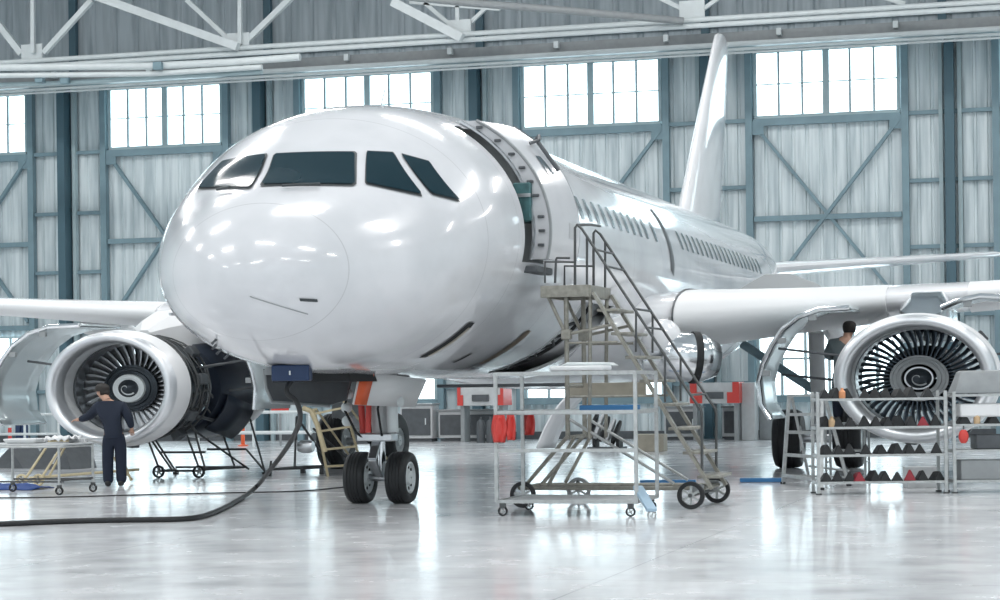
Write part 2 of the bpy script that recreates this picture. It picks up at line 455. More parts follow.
def quad(fn_, c, off, n=8, sgn=None, cut=0.0):
    """Patch over the skin: four corners (a, b), bilinear between them; corners trimmed by cut."""
    rows = []
    for i in range(n + 1):
        v = i / n
        ins = cut * max(0.0, 1 - min(v, 1 - v) * n / 1.5)
        row = []
        for j in range(n + 1):
            u = lerp(ins, 1 - ins, j / n)
            a = lerp(lerp(c[0][0], c[1][0], u), lerp(c[3][0], c[2][0], u), v); b = lerp(lerp(c[0][1], c[1][1], u), lerp(c[3][1], c[2][1], u), v)
            row.append(fn_(a, b, off) if sgn is None else fn_(a, b, off, sgn))
        rows.append(row)
    return rows


# skin with the open door and the open belly hold cut out of it
DY0, DY1, DZ0, DZ1 = 4.34, 5.34, 3.44, 5.42
HY0, HY1, HZ0, HZ1 = 8.3, 10.5, 1.93, 3.05
ys = sorted(set([0.0, 0.01, 0.03, 0.06, 0.1, 0.15, 0.2, 0.3, 0.4, 0.5, 0.62, 0.75, 0.9] + [1 + 0.2 * i for i in range(30)] + [DY0, DY1, HY0, HY1] + [7 + 0.5 * i for i in range(34)] + [24 + 0.5 * i for i in range(27)] + [37.39]))
NT = 192
rings = []
for y in ys:
    zm, h, w = fus(y); rings.append([V((w * math.cos(2 * PI * k / NT), y, zm + h * math.sin(2 * PI * k / NT))) for k in range(NT)])
mb = MB().loft(rings)


def in_hole(f):
    c = sum((mb.v[i] for i in f), V((0, 0, 0))) / len(f)
    if c.x <= 0 or len(f) > 4: return False
    if DY0 < c.y < DY1 and DZ0 < c.z < DZ1: return True
    return HY0 < c.y < HY1 and HZ0 < c.z < HZ1


mb.f = [f for f in mb.f if not in_hole(f)]


def skin_mat():
    m = mat('white_fuselage_paint', (0.80, 0.81, 0.83), 0.2, 0, 0.7)
    nt = m.node_tree; b = nt.nodes['Principled BSDF']; L = nt.links
    tc = nt.nodes.new('ShaderNodeTexCoord'); sx = nt.nodes.new('ShaderNodeSeparateXYZ'); L.new(tc.outputs['Object'], sx.inputs[0])
    acc = None
    for y0 in (0.68, 3.05, 4.1, 6.45, 8.1, 11.2, 13.6, 17.2, 20.9, 24.5, 28.2):
        a = nt.nodes.new('ShaderNodeMath'); a.operation = 'SUBTRACT'; a.inputs[1].default_value = y0 - 10; L.new(sx.outputs['Y'], a.inputs[0])
        c = nt.nodes.new('ShaderNodeMath'); c.operation = 'ABSOLUTE'; L.new(a.outputs[0], c.inputs[0])
        d = nt.nodes.new('ShaderNodeMath'); d.operation = 'LESS_THAN'; d.inputs[1].default_value = 0.006; L.new(c.outputs[0], d.inputs[0])
        if acc is None: acc = d
        else:
            e = nt.nodes.new('ShaderNodeMath'); e.operation = 'MAXIMUM'; L.new(acc.outputs[0], e.inputs[0]); L.new(d.outputs[0], e.inputs[1]); acc = e
    nz = nt.nodes.new('ShaderNodeTexNoise'); nz.inputs['Scale'].default_value = 0.9; nz.inputs['Detail'].default_value = 6; L.new(tc.outputs['Object'], nz.inputs['Vector'])
    cr = nt.nodes.new('ShaderNodeValToRGB'); cr.color_ramp.elements[0].position = 0.35; cr.color_ramp.elements[1].position = 0.6
    cr.color_ramp.elements[0].color = (0.60, 0.615, 0.64, 1); cr.color_ramp.elements[1].color = (0.68, 0.69, 0.715, 1); L.new(nz.outputs[0], cr.inputs[0])
    mx = nt.nodes.new('ShaderNodeMix'); mx.data_type = 'RGBA'; L.new(acc.outputs[0], mx.inputs[0]); L.new(cr.outputs[0], mx.inputs[6]); mx.inputs[7].default_value = (0.50, 0.51, 0.53, 1)
    L.new(mx.outputs[2], b.inputs['Base Color'])
    return m


M['skin_w'] = skin_mat()
fuse = mb.build('fuselage', 'skin_w', PLN, smooth=60)

# cockpit windows
PANES = [((-0.16, 0.98, 0.76, -0.33), (4.34, 4.33, 4.82, 4.83)), ((-1.43, -0.30, -0.47, -1.28), (4.42, 4.31, 4.84, 4.82)),
         ((1.09, 1.72, 1.20, 0.90), (4.36, 4.22, 4.82, 4.83)), ((1.80, 2.06, 1.62, 1.30), (4.25, 4.18, 4.71, 4.80))]
for xs, zs in PANES:
    c = list(zip(xs, zs)); cx = sum(xs) / 4; cz = sum(zs) / 4
    big = [(cx + (a - cx) * 1.045, cz + (b - cz) * 1.09) for a, b in c]
    fr = MB().grid(quad(front, big, 0.012, 30, cut=0.03)).build('cockpit_window_frame', 'gasket', PLN)
    MB().grid(quad(front, c, 0.026, 30, cut=0.03)).build('cockpit_window_glass', 'glass', fr)
for x0, z0, x1, z1 in ((-0.62, 4.30, -0.85, 4.29), (0.18, 4.27, 0.62, 4.29)):
    MB().path([front(lerp(x0, x1, t / 4), lerp(z0, z1, t / 4), 0.05) for t in range(5)], 0.018).build('wiper', 'gasket', PLN)

# cabin windows: two runs of ports on each visible side
for y0, n in ((5.62, 14), (13.32, 1), (15.777, 19)):
    for i in range(n):
        y = y0 + 0.533 * i
        for sg in ((1,) if True else ()):
            P = quad(side, [(y - 0.115, 4.30), (y + 0.115, 4.30), (y + 0.115, 4.66), (y - 0.115, 4.66)], 0.008, 4, sg, 0.12)
            MB().grid(P).build('cabin_window', 'winpane', PLN)

# second passenger door: its dark gap and the panel
gap = MB()
for k in range(2):
    ya, yb = (14.36, 14.52) if k == 0 else (14.52, 14.6)
P = quad(side, [(14.28, 3.84), (14.62, 3.72), (14.66, 5.02), (14.40, 4.98)], 0.010, 10, 1, 0.06)
gapo = MB().grid(P).build('mid_door_gap', 'dkgrey', PLN)

# belly vents
for c, m, nm in (([(3.52, 2.13), (3.80, 2.13), (3.80, 2.60), (3.52, 2.60)], 'black', 'belly_vent'), ([(6.35, 2.06), (6.65, 2.06), (6.65, 2.55), (6.35, 2.55)], 'brake', 'belly_vent'),
                 ([(5.18, 2.07), (5.28, 2.07), (5.28, 2.20), (5.18, 2.20)], 'black', 'belly_vent')):
    v = MB().grid(quad(side, c, 0.012, 8, 1, 0.10)).build(nm, m, PLN)
    if m == 'black' and c[0][0] < 4:
        MB().grid(quad(side, [(3.66, 2.16), (3.78, 2.16), (3.78, 2.54), (3.66, 2.54)], 0.022, 6, 1, 0.1)).build('vent_flap', 'tan', v)
sl = MB().grid([[front(0.68 + 0.18 * i / 3, 2.80 - 0.01 * i / 3 + 0.035 * j, 0.012) for i in range(4)] for j in range(2)]).build('static_port', 'gasket', PLN)
cr = MB().path([front(0.12 + 0.6 * i / 10, 2.86 - 0.22 * i / 10, 0.004) for i in range(11)], 0.008, 6).build('skin_joint', 'grey', PLN)
for s in (-1,):
    pr_ = MB(); p0 = side(2.4, 2.75, 0.0, s); pr_.path([p0, p0 + V((0.07 * s, 0.0, 0)), p0 + V((0.08 * s, -0.18, 0))], 0.02, 8)
    pr_.build('pitot_probe', 'alu', PLN)
for x in range(4):
    p0 = side(1.0 + 0.3 * x, 2.36 - 0.06 * x, 0.0, -1)
    MB().path([p0, p0 + V((-0.06, -0.02, -0.06))], 0.018, 6).build('drain_mast', 'dkgrey', PLN)
an = MB().path([V((0.119, 5.000, 5.779)), V((0.200, 5.000, 6.083))], 0.012, 6).build('whip_antenna', 'pale', PLN)

# front passenger door: jamb, dim entrance, and the thick door swung out and standing off the skin
jam = MB()
for off, y in ((0, DY0), ):
    pass
N = 16
outer = [side(DY0, lerp(DZ0, DZ1, k / N)) for k in range(N + 1)] + [side(DY1, lerp(DZ1, DZ0, k / N)) for k in range(N + 1)]
inner = [V((p.x - 0.42, p.y, p.z)) for p in outer]
jam.loft([outer, inner], True, False)
jo = jam.build('door_frame', 'ltgrey', PLN)
ent = MB(); zr = [lerp(DZ0 - 0.05, DZ1 + 0.05, k / N) for k in range(N + 1)]
ent.grid([[side(y, z, 0) - V((0.45, 0, 0)) for y in (DY0 - 0.1, DY0 + 0.4, DY1 + 0.1)] for z in zr])
eo = ent.build('entrance_lining', 'grey', PLN)
for z in (3.9, 4.25, 4.6, 4.95, 5.2):
    MB().path([side(DY0 + 0.02, z) - V((0.06, 0, 0)), side(DY0 + 0.5, z + 0.03) - V((0.34, 0, 0))], 0.035, 6).build('entrance_bracket', 'alu', eo)
MB().box((2.33, 4.98, 4.33), (0.26, 0.5, 0.55)).build('galley_unit', 'green', eo, bevel=0.02)
MB().box((2.36, 4.72, 4.42), (0.22, 0.05, 0.05)).build('galley_shelf', 'alu', eo)

DO = V((0.27, 0.40, 0.09))           # how far the door stands off


d0, d1 = 4.42, 5.36


def dside(y, z, off): return side(y, z, off) + DO + V((0.13 * (y - d0) / (d1 - d0), 0, 0))
cols = [lerp(DZ0 - 0.02, DZ1 + 0.02, k / 20) for k in range(21)]
ol = [dside(d0, z, 0) for z in cols]; orr = [dside(d1, z, 0) for z in cols]
thk = V((-0.30, 0.02, 0))
mb = MB()
mb.grid([[dside(lerp(d0, d1, i / 6), z, 0.0) for i in range(7)] for z in cols])
mb.grid([[p, p + thk] for p in ol]); mb.grid([[p, p + thk] for p in orr])
mb.grid([[dside(lerp(d0, d1, i / 6), z, 0.0) + thk for i in range(7)] for z in cols])
mb.grid([[ol[0], orr[0]], [ol[0] + thk, orr[0] + thk]]); mb.grid([[ol[-1], orr[-1]], [ol[-1] + thk, orr[-1] + thk]])
door = mb.build('front_door', 'skin_w', PLN, smooth=40)
MB().path([p + V((-0.02, -0.012, 0)) for p in ol], 0.022, 6).build('door_seal', 'grey', door)
MB().path([p + thk + V((0.02, -0.012, 0)) for p in ol], 0.03, 6).build('door_seal', 'alu', door)
MB().path([p + V((-0.03, 0.012, 0)) for p in orr], 0.03, 6).build('door_seal', 'dkgrey', door)
for k in (2, 4, 6, 9, 11, 13, 15, 17, 19):
    p = ol[k] + thk * 0.5
    MB().box(p + V((0, -0.03, 0)), (0.09, 0.05, 0.04)).build('door_latch', 'dkgrey', door, bevel=0.008)
MB().grid(quad(dside, [(4.78, 4.62), (4.98, 4.62), (4.98, 4.94), (4.78, 4.94)], 0.008, 4, None, 0.12)).build('door_window', 'winpane', door)
MB().grid(quad(dside, [(5.0, 3.75), (5.24, 3.75), (5.24, 3.98), (5.0, 3.98)], 0.006, 3)).build('door_handle', 'ltgrey', door)
MB().path([dside(4.95, 5.12, 0.03), dside(5.05, 5.1, 0.13), dside(5.3, 5.2, 0.12), dside(5.36, 5.22, 0.02)], 0.025, 8).build('door_arm', 'dkgrey', door)
MB().path([dside(5.05, 5.1, 0.1), dside(5.12, 4.72, 0.05)], 0.03, 8).build('door_arm', 'dkgrey', door)
MB().box((2.42, 5.0, 3.36), (0.34, 0.9, 0.10)).build('door_sill', 'dkgrey', PLN, bevel=0.02)

# belly hold opening with its lattice liner
N = 14
zz = [lerp(HZ0, HZ1, k / N) for k in range(N + 1)]
hl = MB(); hl.grid([[side(y, z, -0.22) for y in (HY0 - 0.3, 9.0, 9.6, 10.2, HY1 + 0.3)] for z in [HZ0 - 0.12] + zz + [HZ1 + 0.2]])
ho = hl.build('hold_lining', 'grey', PLN)
lt = MB(); n = 9
for k in range(n):
    za, zb_ = lerp(HZ0 + 0.02, HZ1 - 0.25, k / n), lerp(HZ0 + 0.02, HZ1 - 0.25, (k + 1) / n)
    ya, yb = (8.55, 9.15) if k % 2 else (9.15, 8.55)
    lt.path([side(ya, za, -0.06), side(yb, zb_, -0.06)], 0.026, 6)
for y in (8.5, 9.2): lt.path([side(y, z, -0.06) for z in zz], 0.03, 6)
lt.build('hold_lattice', 'black', ho)
for yy in (HY0, HY1): MB().path([side(yy, z, -0.01) for z in zz], 0.03, 6).build('hold_rim', 'ltgrey', ho)
bp_ = MB().box((1.75, 7.3, 1.72), (2.4, 2.2, 0.05)); bpo = bp_.build('hold_door_panel', 'dkgrey', PLN, bevel=0.01)

# wing-to-body fairing
rings = []
for k in range(25):
    t = k / 24; y = lerp(10.2, 21.5, t); e = max(0.02, math.sin(PI * min(1, max(0, t))) ** 0.45)
    w = 2.0 * WID * (0.80 + 0.26 * e); zc = 2.62; hh = 1.0 * e
    rings.append([V((w * (abs(math.cos(a)) ** 0.8) * (1 if math.cos(a) >= 0 else -1), y, zc + hh * (abs(math.sin(a)) ** 0.8) * (1 if math.sin(a) >= 0 else -1))) for a in [2 * PI * j / 48 for j in range(48)]])
MB().loft(rings).build('belly_fairing', 'white', PLN, smooth=60)


# ---- wings
def section(x, sg, yle, chord, zle, tc, tw=0.02, nose=1.0):
    up, lo = [], []
    N = 18
    for i in range(N + 1):
        c = 0.5 * (1 - math.cos(PI * i / N))
        th = 5 * tc * (0.2969 * math.sqrt(c) - 0.126 * c - 0.3516 * c * c + 0.2843 * c**3 - 0.1015 * c**4)
        cam = 0.06 * tc * 4 * c * (1 - c)
        up.append((c, cam + th * 0.96)); lo.append((c, cam - th))
    pts = up + lo[::-1][1:-1]
    return [V((sg * x, yle + chord * c, zle + chord * (t - tw * c))) for c, t in pts]


def wing_le(x): return 12.3 + 0.402 * (x - 3.0)
def wing_z(x): return 2.92 + 0.070 * (x - 3.0)


WST = [(2.0, 7.2, 0.150), (3.0, 6.9, 0.148), (5.0, 5.75, 0.135), (8.1, 4.25, 0.122), (12, 3.4, 0.115), (17, 2.4, 0.11), (21.4, 1.55, 0.105), (21.6, 1.3, 0.06)]
for sg in (1, -1):
    rs = [section(x, sg, wing_le(x), ch, wing_z(x), tc) for x, ch, tc in WST]
    wo = MB().loft(rs).build('wing', 'white', PLN, smooth=50)
    for xa, xb in ((3.0, 6.55), (7.95, 20.5)):                   # leading edge slats, slightly drooped
        srs = []
        for i in range(9):
            x = lerp(xa, xb, i / 8)
            j = max(0, min(len(WST) - 2, sum(1 for w_ in WST if w_[0] <= x) - 1)); t = (x - WST[j][0]) / (WST[j + 1][0] - WST[j][0])
            ch = lerp(WST[j][1], WST[j + 1][1], t); tc = lerp(WST[j][2], WST[j + 1][2], t)
            full = section(x, sg, wing_le(x) - 0.10, ch, wing_z(x) - 0.03, tc * 1.10)
            n_up = 7
            ring = full[n_up::-1] + full[:-7:-1][:6]
            srs.append(ring)
        MB().loft(srs).build('slat', 'white2', wo, smooth=50)
    ep = section(2.97, sg, wing_le(2.97) - 0.12, 6.9, wing_z(2.97) - 0.03, 0.17)
    MB().sweep(ep[8::-1] + ep[:-8:-1][:7], (sg * 0.03, 0, 0)).build('slat_gap_shadow', 'dkgrey', wo)  # thin dark sheet painting the shadow in the gap at the slat root
    tip = MB().sweep([V((sg * 21.55, 20.0, 3.6)), V((sg * 21.55, 21.3, 3.6)), V((sg * 21.75, 21.5, 4.5)), V((sg * 21.75, 21.0, 4.5))], (sg * 0.05, 0, 0)).build('wingtip_fence', 'white', wo)
    sp0 = [V((sg * x, 17.2, z)) for x, z in ((3.0, 3.2), (3.4, 3.62), (3.85, 3.86), (4.35, 3.86), (4.85, 3.66), (5.5, 3.2))]
    MB().sweep(sp0, (0, 0.06, 0)).build('spoiler', 'mid', wo, bevel=0.01)
    for xf in (5.2, 11.0, 15.5):
        c = WST[2] if xf < 8 else (WST[4] if xf < 13 else WST[5])
        yb = wing_le(xf) + c[1] * 0.75; z = wing_z(xf) - 0.28
        rr = [[V((sg * xf + 0.2 * r * math.cos(a), yb + d, z - 0.08 + 0.24 * r * math.sin(a))) for a in [2 * PI * q / 16 for q in range(16)]] for d, r in ((-1.3, 0.1), (-0.9, 0.7), (-0.2, 1), (0.8, 0.7), (1.6, 0.1))]
        MB().loft(rr).build('flap_track_fairing', 'white2', wo, smooth=60)

# tail
def fin_sec(z, yle, ch, tc):
    s = section(0, 1, 0, 1, 0, tc, 0)
    return [V((p.z * ch, yle + p.y * ch, z)) for p in s]


FN = [(5.4, 28.0, 6.2), (6.2, 28.45, 5.6), (8.8, 31.0, 3.9), (11.1, 33.25, 2.3), (11.45, 33.65, 1.9), (11.55, 34.0, 1.3)]
fo = MB().loft([fin_sec(z, y, c, 0.11) for z, y, c in FN]).build('tail_fin', 'white', PLN, smooth=50)
for sg in (1, -1):
    MB().loft([section(x, sg, y, c, z, tc, 0) for x, y, c, z, tc in ((0.3, 31.9, 4.3, 4.72, 0.11), (1.0, 32.3, 3.9, 4.80, 0.11), (7.4, 35.5, 1.6, 5.22, 0.10), (7.72, 35.8, 1.1, 5.24, 0.05))]).build('tailplane', 'white', PLN, smooth=50)

# ---- engines
EY, EZ, EX = 10.795, 1.753, 7.285


def engine(sg):
    ex = EX * sg; O = V((ex, EY, EZ)); S = WID
    eng = MB().lathe([(1.045, 0.16), (1.075, 0.36), (1.085, 0.50), (1.085, 0.66), (1.04, 0.66), (0.90, 0.68)], O, n=72, sx=S).build('engine', 'white2', PLN, smooth=50)
    lip = [(0.835, 0.34), (0.84, 0.2), (0.865, 0.09), (0.905, 0.02), (0.95, -0.005), (0.995, 0.02), (1.03, 0.08), (1.047, 0.17)]
    MB().lathe(lip, O, n=72, sx=S).build('inlet_lip', 'lip', eng, smooth=70)
    MB().lathe([(0.835, 0.34), (0.825, 0.55), (0.83, 0.68)], O, n=72, sx=S).build('inlet_liner', 'ltgrey', eng, smooth=70)
    MB().lathe([(0.83, 0.68), (0.845, 0.70), (0.845, 0.76), (0.83, 0.78)], O, n=72, sx=S).build('liner_seam', 'dkgrey', eng)
    MB().lathe([(0.83, 0.78), (0.835, 0.9), (0.835, 1.5)], O, n=72, sx=S).build('fan_case_inner', 'alu', eng, smooth=70)
    fb = MB()
    nb = 36 if sg < 0 else 46; kc = 1.0 if sg < 0 else 0.40
    for k in range(nb):
        a = 2 * PI * k / nb; rows = []
        for i in range(6):
            r = lerp(0.30, 0.815, i / 5); tw = lerp(0.55, 1.02, i / 5) * (1 if sg < 0 else 0.85); c = lerp(0.075, 0.105, i / 5) * kc; da = 0.10 * (i / 5) ** 2
            rad = V((math.cos(a + da), 0, math.sin(a + da))); tan = V((-math.sin(a + da), 0, math.cos(a + da)))
            ch = tan * math.sin(tw) + V((0, 1, 0)) * math.cos(tw)
            pts = []
            for t in (-1, -0.3, 0.4, 1):
                bow = 0.012 * (1 - t * t)
                q = rad * r + ch * (c * t) + tan.cross(rad) * bow + V((0, 1.10, 0))
                pts.append(V((O.x + q.x * S, O.y + q.y, O.z + q.z)))
            rows.append(pts)
        fb.grid(rows)
    fb.build('fan', 'blade' if sg < 0 else 'blade_dk', eng, smooth=60, solid=0.012)
    MB().lathe([(r_ * (1 if sg < 0 else 0.88), y_) for r_, y_ in ((0.44, 1.00), (0.44, 0.94), (0.40, 0.93), (0.39, 0.955), (0.34, 0.945), (0.33, 0.92), (0.27, 0.90), (0.26, 1.0))], O, n=48, sx=S).build('hub_ring', 'dark' if sg < 0 else 'grey', eng)
    sp = [(0.27, 0.91), (0.255, 0.86), (0.20, 0.84), (0.165, 0.86)] if sg < 0 else [(0.20, 0.91), (0.19, 0.88), (0.17, 0.88), (0.16, 0.9)]
    MB().lathe(sp, O, n=48, sx=S).build('spinner_ring', 'pale' if sg < 0 else 'alu', eng)
    MB().lathe([(0.27 if sg < 0 else 0.17, 0.91), (0.165, 0.87), (0.12, 0.82), (0.07, 0.77), (0.03, 0.75), (0.001, 0.745)], O, n=40, sx=S).build('spinner', 'dark', eng, smooth=70)
    swr = MB(); sw = []
    for i in range(26):
        t = i / 25; r = 0.02 + 0.11 * t; a = 5.0 * t + 0.6; sw.append(V((O.x + S * r * math.cos(a), O.y + 0.728 + 0.105 * (r / 0.13) ** 1.2, O.z + r * math.sin(a))))
    swr.path(sw, [0.004 + 0.016 * (i / 25) for i in range(26)], 6); swr.build('spinner_swirl', 'pale' if sg < 0 else 'grey', eng)
    # outlet vanes behind the fan
    ov = MB()
    for k in range(30):
        a = 2 * PI * k / 30; ra = V((math.cos(a) * S, 0, math.sin(a)))
        ov.beam(O + ra * 0.46 + V((0, 1.47, 0)), O + ra * 0.83 + V((0, 1.47, 0)), 0.012, 0.10, (0, 1, 0))
    ov.build('outlet_vane', 'dark', eng, smooth=0)
    # fan case with pipes and boxes
    fc = MB().lathe([(1.03, 0.67), (1.02, 0.92), (0.97, 0.96), (0.97, 1.22), (1.0, 1.25), (1.0, 1.34), (0.96, 1.38), (0.94, 1.62), (0.97, 1.66), (0.97, 1.74), (0.92, 1.8), (0.90, 1.95), (0.84, 1.97), (0.84, 1.5)], O, n=64, sx=S).build('fan_case', 'dark', eng, smooth=40)
    pp = MB(); rnd = random.Random(5)
    for yy, r in ((0.78, 1.05), (0.95, 1.04), (1.08, 1.03), (1.18, 1.04), (1.42, 1.02), (1.55, 1.0), (1.72, 1.02), (1.88, 0.97)):
        a0, a1 = rnd.uniform(-1.2, -0.3), rnd.uniform(1.2, 3.9)
        pp.path([O + V((S * r * math.cos(lerp(a0, a1, i / 24)), yy + 0.05 * math.sin(i * 0.9), r * math.sin(lerp(a0, a1, i / 24)))) for i in range(25)], rnd.uniform(0.010, 0.02), 6)
    for k in range(7):
        a = rnd.uniform(-0.9, 2.6) if sg < 0 else rnd.uniform(-0.5, 3.6)
        pp.path([O + V((S * 1.0 * math.cos(a + 0.04 * i), 0.98 + 0.22 * i, 1.0 * math.sin(a + 0.04 * i) - (0.06 * i * i if i > 3 else 0) * 0.2)) for i in range(5)], 0.016, 6)
    pp.build('pipework', 'dksteel', eng)
    for k, a in enumerate((-2.2, -1.7, -1.0, -0.5, 0.15, 0.7, 2.9, 3.4, 3.9)):
        c = O + V((S * 1.0 * math.cos(a), 1.10 + 0.22 * (k % 3), 1.02 * math.sin(a)))
        MB().box(c, (0.22, 0.30, 0.2), mtx=Matrix.Rotation(-a, 3, 'Y')).build('accessory_box', 'dkgrey', eng, bevel=0.02)
    # hot core, inner duct, rear cowl
    MB().lathe([(0.44, 1.15), (0.44, 1.9), (0.56, 2.1), (0.58, 2.6), (0.50, 3.0), (0.46, 3.5), (0.38, 4.1), (0.36, 4.4), (0.02, 4.9)], O, n=48, sx=S).build('core', 'dark', eng, smooth=50)
    cp = MB()
    for k in range(9):
        a = 0.7 * k; cp.path([O + V((S * 0.62 * math.cos(a), 1.97, 0.62 * math.sin(a))), O + V((S * 0.66 * math.cos(a + 0.2), 2.4, 0.66 * math.sin(a + 0.2))), O + V((S * 0.6 * math.cos(a + 0.3), 3.0, 0.6 * math.sin(a + 0.3)))], 0.025, 6)
    cp.build('core_pipework', 'alu', eng)
    if sg < 0:
        MB().lathe([(0.72, 2.6), (0.86, 2.62), (0.92, 2.75), (0.96, 3.5), (1.0, 3.9), (0.93, 4.0), (0.72, 4.0), (0.72, 2.6)], O, n=64, sx=S).build('reverser_duct', 'bluedark', eng, smooth=40)
        MB().lathe([(0.93, 4.02), (1.02, 4.05), (1.0, 4.5), (0.90, 5.1), (0.78, 5.5), (0.74, 5.5), (0.86, 5.0), (0.93, 4.02)], O, n=64, sx=S).build('rear_cowl', 'white2', eng, smooth=50)
    for k in range(3 if sg < 0 else 0):
        a = (-1.9, -0.75, 0.5)[k] if sg < 0 else (-1.2, -2.4, 2.6)[k]
        MB().beam(O + V((S * 0.75 * math.cos(a), 2.0, 0.75 * math.sin(a))), O + V((S * 0.95 * math.cos(a), 2.8, 0.95 * math.sin(a))), 0.10, 0.05).build('reverser_strut', 'dkgrey', eng)
    # reverser half-door hanging open below, towards the fuselage
    ds = -sg
    poly = [O + V((ds * S * r * math.cos(a), 2.7, r * math.sin(a))) for r, a in [(0.98, -0.95 + 0.16 * i) for i in range(6)]]
    poly2 = [p + V((ds * 0.10, 1.0, -0.22)) for p in poly]
    MB().loft([[p for p in poly], poly2], False, False).build('reverser_flap', 'bluedark', eng, solid=0.05)
    # pylon
    pr2 = []
    for y, zt_, zb_, w_ in ((12.35, 2.86, 2.7, 0.10), (12.7, 3.05, 2.6, 0.30), (13.4, 3.25, 2.4, 0.36), (14.6, 3.35, 2.4, 0.36), (16.5, 3.1, 2.55, 0.25)):
        pr2.append([V((ex + a * w_ * S, y, z)) for a, z in ((-1, zb_), (1, zb_), (1, lerp(zb_, zt_, 0.7)), (0.55, zt_), (-0.55, zt_), (-1, lerp(zb_, zt_, 0.7)))])
    MB().loft(pr2).build('pylon', 'chrome' if sg > 0 else 'white2', eng, smooth=30)
    # fan cowl doors swung open on both sides of the pylon
    for side_ in (-1, 1):
        wide = 1.22 if (sg < 0 and side_ < 0) else (0.78 if sg < 0 else 1.0)
        arc = [(1.18, 1.22), (1.70, 1.20), (2.06, 1.08), (2.34, 0.86), (2.52, 0.60), (2.68, 0.28), (2.76, -0.02), (2.72, -0.42), (2.56, -0.68)]
        arc = [(1.18 + (x - 1.18) * wide, z) for x, z in arc]; A = []
        if sg < 0 and side_ > 0: arc = arc[:-1]
        if sg > 0 and side_ > 0: arc = [(0.36, 1.18), (0.65, 1.30), (1.0, 1.37), (1.4, 1.34), (1.78, 1.18), (2.05, 0.88), (2.2, 0.5), (2.24, 0.1), (2.14, -0.3)]
        for i in range(len(arc) - 1):
            for t in (0, 0.5): A.append((lerp(arc[i][0], arc[i + 1][0], t), lerp(arc[i][1], arc[i + 1][1], t)))
        A.append(arc[-1])
        y0, y1 = 12.0, 13.75
        sec = lambda y, k=0.0: [V((ex + side_ * (x - 0.0) , y, EZ + z)) for x, z in A]
        cw = MB().loft([sec(lerp(y0, y1, i / 4)) for i in range(5)], False, False).build('fan_cowl_door', 'cowl', eng, solid=0.05, smooth=60)
        MB().path([p + V((0, -0.01, 0)) for p in sec(y0)], 0.045, 8).build('cowl_rim', 'chrome', eng)
        inn = [V((ex + side_ * (x * 0.965), y0 + 0.02, EZ + z * 0.93)) for x, z in A]
        for i in (3, 7, 11): MB().box(inn[i], (0.14, 0.08, 0.10)).build('cowl_latch', 'grey', eng, bevel=0.01)
        for yy, (x, z), (x2, z2) in ((12.3, (0.95, 0.35), (2.45, 0.55)), (13.66, (0.9, -0.1), (2.6, 0.1))):
            MB().path([V((ex + side_ * x * 1.0, yy, EZ + z)), V((ex + side_ * x2, yy, EZ + z2))], 0.022, 8).build('cowl_hold_open_rod', 'dkgrey', eng)
    return eng


engine(1); engine(-1)


# ---- landing gear
def wheel(parent, c, R, W, rimR, ax=(1, 0, 0), sgn=1, rimmat='ltgrey'):
    c = V(c); h = W / 2
    prof = [(rimR, -h * 0.80), (R * 0.80, -h), (R * 0.93, -h * 0.90), (R * 0.985, -h * 0.66)]
    gr = []
    for g in (-0.45, -0.15, 0.15, 0.45):
        gr += [(R, h * (g - 0.10)), (R, h * (g - 0.035)), (R * 0.965, h * (g - 0.03)), (R * 0.965, h * (g + 0.03)), (R, h * (g + 0.035))]
    prof += gr + [(R * 0.985, h * 0.66), (R * 0.93, h * 0.90), (R * 0.80, h), (rimR, h * 0.80)]
    t = MB().lathe(prof, c, ax, 56).build('tire', 'rubber', parent, smooth=45)
    r = MB(); hp = [(rimR, h * 0.80), (rimR * 0.9, h * 0.86), (rimR * 0.82, h * 0.62), (rimR * 0.5, h * 0.55), (rimR * 0.42, h * 0.85), (0.02, h * 0.88)]
    r.lathe([(a, -b) for a, b in reversed(hp)] + hp, c, ax, 40)
    ro = r.build('wheel_rim', rimmat, parent, smooth=40)
    for k in range(8 if R < 0.5 else 0):
        a = 2 * PI * k / 8; p = c + V(ax) * (h * 0.60) + V((0, math.cos(a), math.sin(a))) * rimR * 0.66
        MB().tube(p, p + V(ax) * h * 0.06, rimR * 0.11, 8).build('rim_hole', 'black', ro if ro.parent is PLN else parent)
    return t


ng = MB().path([V((-0.02, 5.15, 2.35)), V((-0.02, 5.2, 1.2)), V((-0.02, 5.22, 0.95))], [0.13, 0.12, 0.115], 20).build('nose_gear', 'ltgrey', PLN)
MB().path([V((-0.02, 5.22, 1.0)), V((-0.02, 5.24, 0.38))], 0.075, 18).build('shock_strut', 'chrome', ng)
MB().tube((-0.36, 5.24, 0.38), (0.36, 5.24, 0.38), 0.055, 14).build('axle', 'alu', ng)
wheel(ng, (-0.345, 5.24, 0.38), 0.385, 0.33, 0.235, rimmat='pale'); wheel(ng, (0.305, 5.24, 0.38), 0.385, 0.33, 0.235, rimmat='pale')
MB().box((-0.02, 5.1, 0.98), (0.55, 0.28, 0.12)).build('steering_collar', 'alu', ng, bevel=0.02)
tl = MB(); tl.beam((-0.02, 5.08, 0.95), (-0.02, 4.86, 0.66), 0.14, 0.05); tl.beam((-0.02, 4.86, 0.66), (-0.02, 5.14, 0.40), 0.12, 0.05)
tl.build('torque_link', 'alu', ng, bevel=0.01)
MB().path([V((-0.3, 5.12, 1.85)), V((-0.24, 5.1, 1.02))], 0.05, 10).build('drag_strut', 'red', ng)
MB().path([V((0.20, 5.12, 1.9)), V((0.22, 5.1, 1.05))], 0.085, 12).build('drag_strut', 'pale', ng)
MB().path([V((-0.1, 5.0, 1.95)), V((-0.12, 4.98, 1.05))], 0.045, 10).build('drag_strut', 'red', ng)
